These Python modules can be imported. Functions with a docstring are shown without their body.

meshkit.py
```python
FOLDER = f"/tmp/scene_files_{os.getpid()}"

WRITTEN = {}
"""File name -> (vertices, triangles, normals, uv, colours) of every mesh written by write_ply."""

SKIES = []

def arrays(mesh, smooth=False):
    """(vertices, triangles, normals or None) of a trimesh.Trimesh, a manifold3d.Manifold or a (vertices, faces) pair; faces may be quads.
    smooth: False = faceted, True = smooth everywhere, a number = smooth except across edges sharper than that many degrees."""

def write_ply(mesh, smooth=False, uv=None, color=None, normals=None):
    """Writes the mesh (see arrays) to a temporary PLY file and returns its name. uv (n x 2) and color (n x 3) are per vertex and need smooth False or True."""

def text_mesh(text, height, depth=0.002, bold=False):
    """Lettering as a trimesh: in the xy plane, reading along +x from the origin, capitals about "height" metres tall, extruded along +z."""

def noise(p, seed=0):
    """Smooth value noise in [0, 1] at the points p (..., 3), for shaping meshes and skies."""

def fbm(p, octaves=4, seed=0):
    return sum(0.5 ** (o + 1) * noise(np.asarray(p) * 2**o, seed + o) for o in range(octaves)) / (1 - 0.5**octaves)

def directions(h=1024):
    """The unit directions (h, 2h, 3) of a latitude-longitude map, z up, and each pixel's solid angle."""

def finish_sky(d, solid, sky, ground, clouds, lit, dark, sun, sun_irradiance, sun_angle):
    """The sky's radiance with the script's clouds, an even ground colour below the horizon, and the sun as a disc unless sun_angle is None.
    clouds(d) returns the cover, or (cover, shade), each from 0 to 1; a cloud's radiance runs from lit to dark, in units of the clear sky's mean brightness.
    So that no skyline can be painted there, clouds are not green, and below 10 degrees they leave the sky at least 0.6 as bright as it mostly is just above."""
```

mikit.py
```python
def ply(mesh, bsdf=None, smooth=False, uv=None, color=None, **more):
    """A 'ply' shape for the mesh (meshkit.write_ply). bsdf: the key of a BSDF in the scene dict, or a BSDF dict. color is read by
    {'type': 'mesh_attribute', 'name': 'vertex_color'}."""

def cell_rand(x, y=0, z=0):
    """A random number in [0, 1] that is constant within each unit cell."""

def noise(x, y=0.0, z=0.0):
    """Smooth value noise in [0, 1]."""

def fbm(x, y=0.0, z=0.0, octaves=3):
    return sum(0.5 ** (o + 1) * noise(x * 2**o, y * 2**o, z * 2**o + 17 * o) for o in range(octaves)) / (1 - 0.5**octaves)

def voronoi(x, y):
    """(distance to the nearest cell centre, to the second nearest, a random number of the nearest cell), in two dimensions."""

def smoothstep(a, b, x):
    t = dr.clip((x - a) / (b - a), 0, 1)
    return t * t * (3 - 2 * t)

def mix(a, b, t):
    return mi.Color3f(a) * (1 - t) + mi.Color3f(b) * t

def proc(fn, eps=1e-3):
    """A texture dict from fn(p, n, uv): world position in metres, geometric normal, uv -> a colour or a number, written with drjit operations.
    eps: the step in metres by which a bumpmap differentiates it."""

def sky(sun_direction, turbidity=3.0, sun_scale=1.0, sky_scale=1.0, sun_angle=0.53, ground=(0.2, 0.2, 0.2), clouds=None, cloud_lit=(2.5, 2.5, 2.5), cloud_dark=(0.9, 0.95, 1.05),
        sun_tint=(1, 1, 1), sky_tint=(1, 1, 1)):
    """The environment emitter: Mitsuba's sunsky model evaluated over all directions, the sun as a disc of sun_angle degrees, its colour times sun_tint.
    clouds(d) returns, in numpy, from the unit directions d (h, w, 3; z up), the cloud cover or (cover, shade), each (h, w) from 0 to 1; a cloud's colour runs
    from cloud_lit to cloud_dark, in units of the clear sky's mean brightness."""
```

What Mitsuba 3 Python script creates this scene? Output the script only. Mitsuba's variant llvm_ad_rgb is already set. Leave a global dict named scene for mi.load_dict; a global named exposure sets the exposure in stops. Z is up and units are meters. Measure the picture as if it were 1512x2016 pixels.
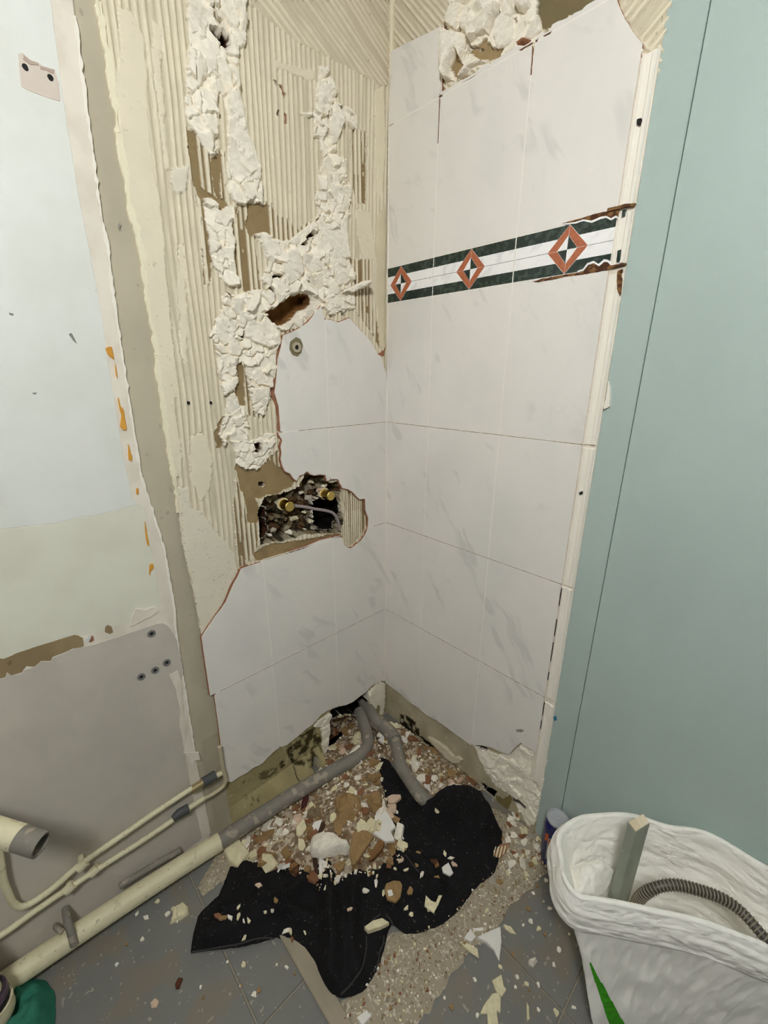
import math, random
import numpy as np, trimesh, shapely
import drjit as dr
import mitsuba as mi
import mikit, meshkit
from mikit import proc, noise, fbm, voronoi, smoothstep, mix, cell_rand
from shapely.geometry import Polygon, box as sbox, MultiPolygon
from scipy.spatial import cKDTree, Delaunay
T = mi.ScalarTransform4f

# ---------------------------------------------------------------- camera, light, exposure
exposure = 3.22
CAM = np.array([-0.98190, -1.01916, 1.35059])
yaw, pitch, roll = math.radians(46.3654), math.radians(18.0663), math.radians(0.2489)
fwd = np.array([math.cos(pitch)*math.cos(yaw), math.cos(pitch)*math.sin(yaw), -math.sin(pitch)])
rgt = np.array([math.sin(yaw), -math.cos(yaw), 0.0]); upv = np.cross(rgt, fwd)
up = -math.sin(roll)*rgt + math.cos(roll)*upv
scene = {'type': 'scene'}
labels = {}
scene['camera'] = {'type': 'perspective', 'fov': 2*math.degrees(math.atan(756/828.98)), 'fov_axis': 'x', 'near_clip': 0.02, 'far_clip': 50.0,
                   'to_world': T().look_at(origin=CAM.tolist(), target=(CAM+fwd).tolist(), up=up.tolist())}
LAMP = (-1.37, -1.25, 2.07)       # globe of the bathroom's pendant light, behind the camera
LAMP_R = 0.12
LAMP_RAD = [12.9, 13.1, 13.0]

# ---------------------------------------------------------------- helpers
def lin(c):
    c = np.asarray(c, float)/255.0
    return np.where(c <= 0.04045, c/12.92, ((c+0.055)/1.055)**2.4)
def rgb(c): return {'type': 'rgb', 'value': [float(x) for x in lin(c)]}
def C3(c): return mi.Color3f(*[float(x) for x in lin(c)])
def pr(color, rough=0.7, spec=0.4, metallic=0.0, bump=None, bscale=1.0, **kw):
    d = {'type': 'principled', 'base_color': color if isinstance(color, dict) else rgb(color), 'roughness': rough, 'specular': spec, 'metallic': metallic, **kw}
    if bump is not None:
        d = {'type': 'bumpmap', 'arbitrary': {**bump}, 'scale': bscale, 'bsdf': d}
    return {'type': 'twosided', 'bsdf': d}
def numbered(name):
    if name not in scene and not any(k.startswith(name+'__') for k in scene) and name not in labels: return name
    i = 1
    while ('%s_%03d' % (name, i)) in scene or ('%s_%03d' % (name, i)) in labels: i += 1
    return '%s_%03d' % (name, i)
_cnt = {}
def newkey(name):
    if name not in _cnt:
        _cnt[name] = 0; return name
    _cnt[name] += 1
    return '%s_%03d' % (name, _cnt[name])
def obj(name, mesh, mat, parent=None, smooth=False, color=None, uv=None, to_world=None):
    key = newkey((parent+'__' if parent else '')+name)
    d = mikit.ply(mesh, mat, smooth=smooth, color=color, uv=uv)
    if to_world is not None: d['to_world'] = to_world
    scene[key] = d
    return key
def tag(key, label=None, cat=None, group=None, kind=None):
    d = {}
    if label: d['label'] = label
    if cat: d['category'] = cat
    if group: d['group'] = group
    if kind: d['kind'] = kind
    labels[key] = d
    return key
def thing(name, label, cat, group=None, kind=None):
    return tag(newkey(name), label, cat, group, kind)

def L3(u, z, d): return np.stack([-np.asarray(u, float), -np.asarray(d, float)+0*np.asarray(u, float), np.asarray(z, float)], -1)   # left wall: u from the corner, d out of the wall
def R3(u, z, d): return np.stack([-np.asarray(d, float)+0*np.asarray(u, float), -np.asarray(u, float), np.asarray(z, float)], -1)   # right wall
def F3(x, y, d): return np.stack([np.asarray(x, float), np.asarray(y, float), np.asarray(d, float)+0*np.asarray(x, float)], -1)     # floor
FLIP = {L3: True, R3: False, F3: False}

def nz(u, v, f, seed=0, o=3):
    u = np.asarray(u, float)
    return meshkit.fbm(np.stack([u*f+7.3*seed, np.asarray(v, float)*f+3.1*seed, 0*u+seed*1.7], -1), o, seed)
def ragged(pts, step=0.004, amp=0.0015, seed=0, freq=140, closed=True):
    P = np.array(pts, float); Q = np.roll(P, -1, 0); pp, nn_ = [], []
    for a, b in zip(P, Q):
        L = np.hypot(*(b-a)); k = max(1, int(L/step)); t = np.arange(k)[:, None]/k
        pp.append(a+(b-a)*t); nn_.append(np.repeat(np.array([[-(b-a)[1], (b-a)[0]]])/max(L, 1e-9), k, 0))
    pp, nn_ = np.vstack(pp), np.vstack(nn_)
    pg = Polygon(pp+nn_*((nz(pp[:, 0], pp[:, 1], freq, seed, 3)-0.5)*2*amp)[:, None]).buffer(0)
    if isinstance(pg, MultiPolygon): pg = max(pg.geoms, key=lambda g: g.area)
    return pg
def ring(pg):
    c = np.array(pg.exterior.coords)[:-1]
    if Polygon(c).exterior.is_ccw is False: c = c[::-1]
    keep = [0]
    for i in range(1, len(c)):
        if np.hypot(*(c[i]-c[keep[-1]])) > 2e-4: keep.append(i)
    return c[keep]
def slab(pg, d0, d1, plane, bevel=0.0006):
    """a polygon (u, z) standing d1 out of the plane, its back at d0, with a chamfered front edge"""
    if isinstance(pg, MultiPolygon): return trimesh.util.concatenate([slab(g, d0, d1, plane, bevel) for g in pg.geoms if g.area > 2e-6])
    c = ring(pg); n = len(c)
    e = np.roll(c, -1, 0)-c; e /= np.linalg.norm(e, axis=1, keepdims=True)
    nn = np.stack([-e[:, 1], e[:, 0]], 1); vn = nn+np.roll(nn, 1, 0); vn /= np.maximum(np.linalg.norm(vn, axis=1, keepdims=True), 0.3)
    ins = c+vn*bevel
    pin = Polygon(ins)
    if not pin.is_valid: ins = c.copy()
    sv = []; sf = []
    for k, (ring_, d) in enumerate(((c, d0), (c, d1-bevel), (ins, d1))): sv.append(plane(ring_[:, 0], ring_[:, 1], d))
    i = np.arange(n); j = (i+1) % n
    for k in (0, 1):
        a, b = k*n, (k+1)*n
        sf += [np.stack([a+i, a+j, b+j], 1), np.stack([a+i, b+j, b+i], 1)]
    pv, pf = trimesh.creation.triangulate_polygon(Polygon(ins).buffer(0) if not Polygon(ins).is_valid else Polygon(ins), engine='earcut')
    fv = plane(pv[:, 0], pv[:, 1], d1)
    v = np.vstack(sv+[fv]); f = np.vstack(sf+[pf+3*n])
    if FLIP[plane]: f = f[:, ::-1]
    return trimesh.Trimesh(v, f, process=False)
def lump(pts, h, plane, d0, seed=0, step=0.004, amp=0.002, rough=0.5, tilt=(0, 0), facet=0.02, sharp=0.12, rock=False):
    """a broken lump: domed, faceted relief over a ragged outline"""
    pg = ragged(pts, 0.004, amp, seed)
    x0, y0, x1, y1 = pg.bounds
    gx, gy = np.meshgrid(np.arange(x0, x1, step), np.arange(y0, y1, step))
    rs = np.random.RandomState(seed+11)
    g = np.stack([gx.ravel(), gy.ravel()], 1)+rs.uniform(-.25, .25, (gx.size, 2))*step
    g = g[shapely.contains_xy(pg.buffer(-0.0012), g[:, 0], g[:, 1])]
    b = ring(pg); P = np.vstack([b, g]); nb = len(b)
    dist = np.array(shapely.distance(pg.exterior, shapely.points(P)))
    tri = Delaunay(P).simplices
    cen = P[tri].mean(1); tri = tri[shapely.contains_xy(pg, cen[:, 0], cen[:, 1])]
    nc = max(3, int(pg.area/facet**2)); cs = np.stack([rs.uniform(x0, x1, nc), rs.uniform(y0, y1, nc)], 1)
    _, q = cKDTree(cs).query(P); sl = rs.uniform(-.35, .35, (nc, 2))*rough; of = rs.uniform(-.25, .25, nc)*h*rough
    z = h*(1-np.exp(-dist/(sharp*h+0.0006)))*(0.75+0.5*nz(P[:, 0], P[:, 1], 60, seed)) + (of[q]+((P-cs[q])*sl[q]).sum(1))*np.minimum(dist/0.006, 1)
    if rock:
        pk = h*rs.uniform(.75, 1.15, nc); sk_ = rs.uniform(-.75, .75, (nc, 2)); zz = np.stack([pk[i]+(P-cs[i])@sk_[i] for i in range(nc)])
        zz = np.where(np.abs(zz) > 3*h, h, zz); z = np.clip(np.min(zz, 0) if nc < 5 else np.sort(zz, 0)[max(1, nc//3)], 0.15*h, 1.3*h)*(1-np.exp(-dist/(0.06*h+0.0004)))
    z += (P-P.mean(0))@(np.array(tilt)+rs.uniform(-.16, .16, 2)*rough)*np.minimum(dist/0.004, 1)+0.0016*rough*nz(P[:, 0], P[:, 1], 300, seed+3)
    z[:nb] = 0.25*h*rs.rand(nb)*0
    z2 = np.maximum(z, 0.0003)+0; z2[:nb] = (P[:nb]-P.mean(0))@np.array(tilt)
    V = np.vstack([plane(P[:, 0], P[:, 1], d0+z2+0.35*h*(np.arange(len(P)) >= 0)), plane(b[:, 0], b[:, 1], d0-0.004)])
    i = np.arange(nb); j = (i+1) % nb; m = len(P)
    a = P[tri]; sgn = np.cross(a[:, 1]-a[:, 0], a[:, 2]-a[:, 0]) if False else ((a[:, 1, 0]-a[:, 0, 0])*(a[:, 2, 1]-a[:, 0, 1])-(a[:, 1, 1]-a[:, 0, 1])*(a[:, 2, 0]-a[:, 0, 0]))
    tri = np.where((sgn < 0)[:, None], tri[:, ::-1], tri)
    F = np.vstack([tri, np.stack([m+i, m+j, j], 1), np.stack([m+i, j, i], 1)])
    if FLIP[plane]: F = F[:, ::-1]
    return trimesh.Trimesh(V, F, process=False)
def tube(path, r, n=18, caps=True, spl=6):
    P = np.array(path, float)
    if spl and len(P) > 2:
        from scipy.interpolate import CubicSpline, PchipInterpolator
        s = np.r_[0, np.cumsum(np.linalg.norm(np.diff(P, axis=0), axis=1))]
        P = PchipInterpolator(s, P)(np.linspace(0, s[-1], (len(P)-1)*spl+1))
    R = np.full(len(P), r) if np.isscalar(r) else np.interp(np.linspace(0, 1, len(P)), np.linspace(0, 1, len(r)), r)
    t = np.gradient(P, axis=0); t /= np.linalg.norm(t, axis=1, keepdims=True)
    a = np.cross(t[0], [0, 0, 1.0]); a = np.cross(t[0], [1.0, 0, 0]) if np.linalg.norm(a) < .2 else a
    V = []; th = np.arange(n)*2*np.pi/n
    for p, q, rr in zip(P, t, R):
        a = a-q*(a@q); a /= np.linalg.norm(a); b = np.cross(q, a)
        V.append(p+rr*(np.cos(th)[:, None]*a+np.sin(th)[:, None]*b))
    m = len(P); V = np.vstack(V); i = np.arange(n); j = (i+1) % n; F = []
    for k in range(m-1): F += [np.stack([k*n+i, k*n+j, (k+1)*n+j], 1), np.stack([k*n+i, (k+1)*n+j, (k+1)*n+i], 1)]
    if caps:
        V = np.vstack([V, P[:1], P[-1:]]); F += [np.stack([j, i, 0*i+m*n], 1), np.stack([(m-1)*n+i, (m-1)*n+j, 0*i+m*n+1], 1)]
    return trimesh.Trimesh(V, np.vstack(F), process=False)
def bx(x0, x1, y0, y1, z0, z1, r=0.0):
    import manifold3d as m3
    if r <= 0:
        m = trimesh.creation.box([x1-x0, y1-y0, z1-z0]); m.apply_translation([(x0+x1)/2, (y0+y1)/2, (z0+z1)/2]); return m
    pts = [[x, y, z] for x in (x0+r, x1-r) for y in (y0+r, y1-r) for z in (z0+r, z1-r)]
    P = []
    for x, y, z in pts:
        for s in (-r, r): P += [[x+s, y, z], [x, y+s, z], [x, y, z+s]]
    return trimesh.convex.convex_hull(np.array(P))
def disc(c, r, n, axis, h, r2=None):
    m = trimesh.creation.cylinder(radius=r, height=h, sections=n)
    M = trimesh.geometry.align_vectors([0, 0, 1], axis); m.apply_transform(M); m.apply_translation(np.array(c)+np.array(axis)*h/2/np.linalg.norm(axis)); return m
cat = trimesh.util.concatenate

# ---------------------------------------------------------------- materials
def marble(p, n, uv):
    a, b = p.x-p.y, p.z
    s1, s2 = a*0.82+b*0.57, b*0.82-a*0.57            # veins run steeply down the tile
    w = fbm(a*11, b*11, 1.5, 3)*0.35
    st = fbm(s1*34+w*6, s2*7+w*3, 4.0, 3)
    vein = smoothstep(0.58, 0.74, st)*smoothstep(0.44, 0.62, fbm(a*9+9, b*9, 7, 2))
    fine = smoothstep(0.022, 0.0, dr.abs(fbm(s1*22+w*9, s2*6, 9.0, 3)-0.55))*smoothstep(0.55, 0.68, fbm(a*8+2, b*6, 3, 2))
    cloud = smoothstep(0.4, 0.75, fbm(a*9, b*6, 3.3, 3))
    c = mix(C3((226, 221, 214)), C3((218, 215, 209)), cloud*0.8)
    return mix(mix(c, C3((190, 188, 183)), vein*0.42), C3((190, 188, 184)), fine*0.10)
scene['m_glaze'] = pr(proc(marble), 0.16, 0.45)
def biscuit(p, n, uv):
    f = fbm(p.x*90, p.y*90, p.z*90, 3)
    return mix(C3((136, 92, 68)), C3((160, 118, 92)), f)
scene['m_biscuit'] = pr(proc(biscuit), 0.95, 0.1)
scene['m_grout'] = pr((232, 227, 218), 0.9, 0.1)
scene['m_dirty'] = pr((150, 138, 116), 0.9, 0.1)
scene['m_vc'] = pr({'type': 'mesh_attribute', 'name': 'vertex_color'}, 0.9, 0.12)
scene['m_vcsatin'] = pr({'type': 'mesh_attribute', 'name': 'vertex_color'}, 0.5, 0.35)
def paintf(c1, c2, spots, f=14, sp=0.78):
    def fn(p, n, uv):
        q = p.x-p.y
        a = fbm(q*f, p.z*f*0.7, 2.2, 4); s = smoothstep(sp, sp+0.03, fbm(q*70, p.z*50, 5.1, 3))
        g = smoothstep(0.55, 0.8, fbm(q*3.1, p.z*2.3, 9.1, 3))
        return mix(mix(mix(C3(c1), C3(c2), smoothstep(0.35, 0.7, a)), C3(c2), g*0.6), C3(spots), s*0.7)
    return proc(fn)
def bmp(p, n, uv): return fbm((p.x-p.y)*24, p.z*24, 1.0, 3)*0.0012 + fbm((p.x-p.y)*170, p.z*170, 1.0, 2)*0.00025
def bump(fn, color, rough, spec, eps=1e-3, **kw):
    return {'type': 'twosided', 'bsdf': {'type': 'bumpmap', 'arbitrary': proc(fn, eps), 'scale': 1.0,
            'bsdf': {'type': 'principled', 'base_color': color if isinstance(color, dict) else rgb(color), 'roughness': rough, 'specular': spec, **kw}}}
scene['m_white'] = bump(bmp, paintf((218, 219, 213), (213, 214, 206), (198, 197, 188), sp=0.87), 0.55, 0.35)
scene['m_cream'] = bump(bmp, paintf((218, 216, 200), (212, 209, 193), (200, 195, 176), sp=0.88), 0.7, 0.25)
scene['m_pink'] = bump(bmp, paintf((194, 186, 174), (188, 180, 169), (176, 168, 156), sp=0.86), 0.8, 0.2)
scene['m_filler'] = bump(bmp, paintf((224, 216, 202), (214, 205, 190), (200, 189, 172), 30, 0.84), 0.9, 0.15)
scene['m_yellowed'] = pr((228, 220, 194), 0.85, 0.15)
scene['m_channel'] = bump(bmp, paintf((184, 175, 154), (176, 167, 147), (158, 149, 130)), 0.85, 0.15)
scene['m_paper'] = pr(paintf((150, 131, 98), (138, 120, 90), (112, 95, 70)), 0.9, 0.1)
scene['m_wall'] = pr((74, 73, 70), 0.8, 0.2)
scene['m_ceiling'] = pr((150, 148, 143), 0.85, 0.2)
def tealbump(p, n, uv): return fbm(p.x*260, p.y*260, p.z*260, 2)*0.00022
scene['m_teal'] = bump(tealbump, paintf((172, 187, 181), (168, 183, 177), (170, 185, 179), 6), 0.42, 0.4)
scene['m_trim'] = pr((232, 226, 214), 0.35, 0.45)
scene['m_green'] = pr(proc(lambda p, n, uv: mix(C3((30, 44, 38)), C3((58, 72, 62)), smoothstep(0.45, 0.75, fbm(p.y*120, p.z*120, 3, 4)))), 0.2, 0.45)
scene['m_terra'] = pr(proc(lambda p, n, uv: mix(C3((166, 90, 57)), C3((184, 110, 76)), fbm(p.y*200, p.z*200, 3, 3))), 0.25, 0.4)
scene['m_bwhite'] = pr(proc(lambda p, n, uv: mix(C3((240, 238, 236)), C3((216, 214, 214)), smoothstep(0.55, 0.75, fbm(p.y*60, p.z*60+p.y*30, 3, 4))*0.6)), 0.16, 0.45)
scene['m_rust'] = pr(proc(lambda p, n, uv: mix(C3((76, 50, 36)), C3((130, 96, 62)), smoothstep(0.35, 0.65, fbm(p.y*120, p.z*160, 3, 3)))), 0.9, 0.15)
def pipecream(p, n, uv):
    a = fbm(p.x*26, p.y*26, p.z*26, 4); s = smoothstep(0.66, 0.70, fbm(p.x*60, p.y*60, p.z*60, 3)); k = smoothstep(0.80, 0.82, fbm(p.x*130, p.y*130, p.z*130, 2))
    return mix(mix(mix(C3((218, 210, 178)), C3((204, 195, 162)), a), C3((188, 176, 146)), s*0.6), C3((120, 110, 92)), k*0.5)
scene['m_pipecream'] = pr(proc(pipecream), 0.5, 0.4)
def pipegrey(p, n, uv):
    a = fbm(p.x*30, p.y*30, p.z*30, 4); d = smoothstep(0.6, 0.7, fbm(p.x*45+4, p.y*45, p.z*45, 3))
    return mix(mix(C3((134, 128, 118)), C3((116, 112, 104)), a), C3((168, 156, 138)), d*0.7)
scene['m_pipegrey'] = pr(proc(pipegrey), 0.6, 0.35)
scene['m_darkgrey'] = pr((74, 76, 76), 0.6, 0.35)
scene['m_black'] = pr((24, 22, 22), 0.6, 0.3)
scene['m_plug'] = pr((112, 112, 110), 0.5, 0.4)
scene['m_purple'] = pr((92, 74, 88), 0.5, 0.4)
scene['m_brass'] = {'type': 'twosided', 'bsdf': {'type': 'roughconductor', 'material': 'Au', 'alpha': 0.28, 'specular_reflectance': rgb((226, 214, 190))}}
scene['m_steel'] = {'type': 'twosided', 'bsdf': {'type': 'roughconductor', 'material': 'Al', 'alpha': 0.2}}
scene['m_copper'] = pr((112, 86, 70), 0.5, 0.4)
def wovenb(p, n, uv):
    a = fbm(p.x*30, p.y*30, p.z*44, 3); b = fbm(p.x*75+3, p.y*75, p.z*110, 3)
    return dr.minimum(dr.abs(a-0.5)*4, 1)*0.0030+dr.minimum(dr.abs(b-0.5)*4, 1)*0.0008+(dr.sin(p.x*2400)*dr.sin(p.z*2400+p.y*2400))*0.00005
scene['m_bag'] = bump(wovenb, (238, 235, 227), 0.6, 0.25)
def wovenc(p, n, uv): return dr.minimum(dr.abs(fbm(p.x*17, p.y*17, p.z*9, 2)-0.5)*4, 1)*0.0030+fbm(p.x*50, p.y*50, p.z*50, 3)*0.0015+(dr.sin(p.x*2400)*dr.sin(p.z*2400+p.y*2400))*0.00005
scene['m_bagbody'] = bump(wovenc, (234, 231, 223), 0.6, 0.25)
scene['m_bagprint'] = bump(wovenb, (60, 150, 24), 0.55, 0.3)
scene['m_baton'] = pr(paintf((146, 152, 138), (136, 142, 128), (170, 172, 160), 30), 0.6, 0.3)
scene['m_batonend'] = pr(paintf((226, 214, 190), (206, 190, 160), (150, 120, 80), 40), 0.9, 0.1)
scene['m_hose'] = pr((66, 62, 54), 0.45, 0.45)
scene['m_hose2'] = pr((128, 120, 104), 0.45, 0.45)
def floorc(p, n, uv):
    a = fbm(p.x*7, p.y*7, 1, 4); s = smoothstep(0.77, 0.79, fbm(p.x*110, p.y*110, 2, 3)); g = smoothstep(0.5, 0.75, fbm(p.x*14+5, p.y*14, 4, 3))
    return mix(mix(mix(C3((122, 121, 116)), C3((112, 112, 108)), a), C3((128, 117, 101)), g*0.65), C3((176, 168, 152)), s*0.5)
scene['m_floor'] = pr(proc(floorc), 0.45, 0.4)
scene['m_floorgap'] = pr((150, 142, 126), 0.9, 0.1)
def dustc(p, n, uv):
    a = fbm(p.x*60, p.y*60, p.z*60, 4); s = smoothstep(0.66, 0.7, fbm(p.x*190, p.y*190, 2, 2)); k = smoothstep(0.7, 0.74, fbm(p.x*150+7, p.y*150, 5, 2))
    return mix(mix(mix(C3((168, 157, 136)), C3((150, 139, 120)), a), C3((216, 208, 190)), s*0.5), C3((110, 94, 76)), k*0.5)
scene['m_dust'] = pr(proc(dustc), 0.95, 0.1)
scene['m_strip'] = pr(proc(lambda p, n, uv: mix(C3((168, 157, 136)), C3((146, 136, 118)), fbm(p.x*40, p.y*18, 3, 4))), 0.8, 0.2)
def clothc(p, n, uv):
    k = smoothstep(0.77, 0.79, fbm(p.x*210, p.y*210, p.z*210, 2))
    return mix(C3((31, 30, 31)), C3((120, 112, 104)), k*0.35)
def clothb(p, n, uv): return fbm(p.x*420, p.y*420, p.z*420, 2)*0.0012
scene['m_cloth'] = bump(clothb, proc(clothc), 0.95, 0.08, 5e-4, sheen=0.0)
scene['m_hem'] = pr((58, 56, 56), 0.9, 0.1)
scene['m_greencloth'] = pr(proc(lambda p, n, uv: mix(C3((58, 122, 102)), C3((40, 98, 82)), fbm(p.x*50, p.y*50, p.z*50, 3))), 0.9, 0.1)
scene['m_canblue'] = pr((34, 36, 92), 0.3, 0.5)
scene['m_cansilver'] = pr((176, 178, 182), 0.4, 0.5, 0.2)
scene['m_canorange'] = pr((206, 96, 44), 0.35, 0.4)
SHC = {'plaster': (234, 227, 211), 'tan': (150, 122, 84), 'terra': (136, 96, 70), 'cream': (222, 212, 176), 'dark': (70, 52, 42), 'pink': (206, 180, 158), 'grey': (168, 160, 146)}
for k, c in SHC.items():
    c2 = tuple(int(x*0.95) for x in c)
    scene['m_sh_'+k] = pr(proc((lambda c, c2: lambda p, n, uv: mix(C3(c), C3(c2), smoothstep(0.35, 0.65, fbm(p.x*140, p.y*140, p.z*140, 3))))(c, c2)), 0.9, 0.15)
scene['m_shglaze'] = pr((222, 218, 211), 0.38, 0.4)

# ---------------------------------------------------------------- relief of torn adhesive and plaster
ADH, ADH2, PLA, PLA2 = lin((222, 212, 189)), lin((198, 188, 165)), lin((236, 229, 213)), lin((232, 224, 207))
PAP, PAP2, DARK, BRN = lin((150, 130, 95)), lin((128, 109, 78)), lin((40, 28, 18)), lin((112, 82, 46))
def mixc(a, b, t): return a+(b-a)*np.clip(t, 0, 1)[..., None]
def relief(plane, u0, u1, z0, z1, du, dz, base, zones, keep, holder, names, seed=0, drop=None):
    """one grid over the wall; every zone writes height, colour and class where its ragged outline covers the grid; each class becomes a part"""
    u = np.arange(u0, u1+du/2, du); z = np.arange(z0, z1+dz/2, dz); U, Z = np.meshgrid(u, z); sh = U.shape
    U, Z = U.ravel(), Z.ravel()
    wu = U+(nz(U, Z, 70, seed+1)-.5)*0.010+(nz(U, Z, 260, seed+2, 2)-.5)*0.004
    wz = Z+(nz(U, Z, 70, seed+3)-.5)*0.012+(nz(U, Z, 260, seed+4, 2)-.5)*0.005
    H, COL = base(U, Z); K = np.zeros(len(U), int)
    for i, (nm, poly, fn) in enumerate(zones):
        pg = Polygon(poly).buffer(0); x0, y0, x1, y1 = pg.buffer(0.012).bounds
        s = np.nonzero((U > x0) & (U < x1) & (Z > y0) & (Z < y1))[0]
        q = s[shapely.contains_xy(pg, wu[s], wz[s])]
        if len(q) == 0: continue
        dist = np.array(shapely.distance(pg.exterior, shapely.points(wu[q], wz[q])))
        h, c, own = fn(U[q], Z[q], dist, H[q], COL[q], seed+31*i)
        H[q], COL[q] = h, c
        if own: K[q] = i+1
    n0, n1 = sh
    idx = np.arange(n0*n1).reshape(sh)
    a, b, c, d = idx[:-1, :-1].ravel(), idx[:-1, 1:].ravel(), idx[1:, 1:].ravel(), idx[1:, :-1].ravel()
    F = np.vstack([np.stack([a, b, c], 1), np.stack([a, c, d], 1)])
    cen = np.stack([U[F].mean(1), Z[F].mean(1)], 1)
    kp = shapely.contains_xy(keep, cen[:, 0]+(nz(cen[:, 0], cen[:, 1], 90, seed+9)-.5)*0.006, cen[:, 1])
    if drop is not None: kp &= ~shapely.contains_xy(drop, cen[:, 0], cen[:, 1])
    F = F[kp]; V = plane(U, Z, H)
    if FLIP[plane]: F = F[:, ::-1]
    fk = K[F].max(1)
    for k in np.unique(fk):
        f = F[fk == k]
        used, inv = np.unique(f, return_inverse=True)
        if len(f) < 12: continue
        obj(names if k == 0 else zones[k-1][0], trimesh.Trimesh(V[used], inv.reshape(-1, 3), process=False), 'm_vc', holder, smooth=True, color=COL[used])
BD = -0.011
def ribs(u, z, per, ang, seed):
    a = math.radians(ang); s = u*math.cos(a)+z*math.sin(a); t = -u*math.sin(a)+z*math.cos(a)
    ph = s/per+(nz(s*0.6, t*0.12, 30, seed, 2)-.5)*0.9
    f = ph-np.floor(ph); i = np.floor(ph)
    prof = np.clip(1.55-np.abs(f-0.5)*3.8, 0, 1)
    prof = prof*prof*(3-2*prof)
    m = nz(i*0.23, t*0.30, 13, seed+5, 3); amp = np.clip((m-.30)*5, 0.12, 1)*(0.75+0.5*nz(s, t, 45, seed+6, 2))
    return prof*amp
def dirt(u, z, col, seed):
    s = nz(u, z, 210, seed+40, 2); col = mixc(col, col*0.62, (s-.76)*9)
    return col*(0.95+0.10*nz(u, z, 25, seed+41))[..., None]
def fn_ribs(per=0.0132, ang=0, amp=0.0046, b=0.0012, over=None):
    def fn(u, z, dist, h, c, seed):
        r = ribs(u, z, per, ang, seed % 7); t = b+amp*r+0.0007*nz(u, z, 130, seed)
        col = mixc(ADH2+0*c, ADH, r*1.1); col = dirt(u, z, col, seed)
        if over is not None:
            bare = (r < 0.22+0.5*(nz(u, z, 40, seed+6)-.5)) & (dist > 0.002)
            t = np.where(bare, 0.0, t); col = np.where(bare[:, None], mixc(PAP, PAP2, nz(u, z, 60, seed)), col)
        return BD+t, col, False
    return fn
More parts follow.
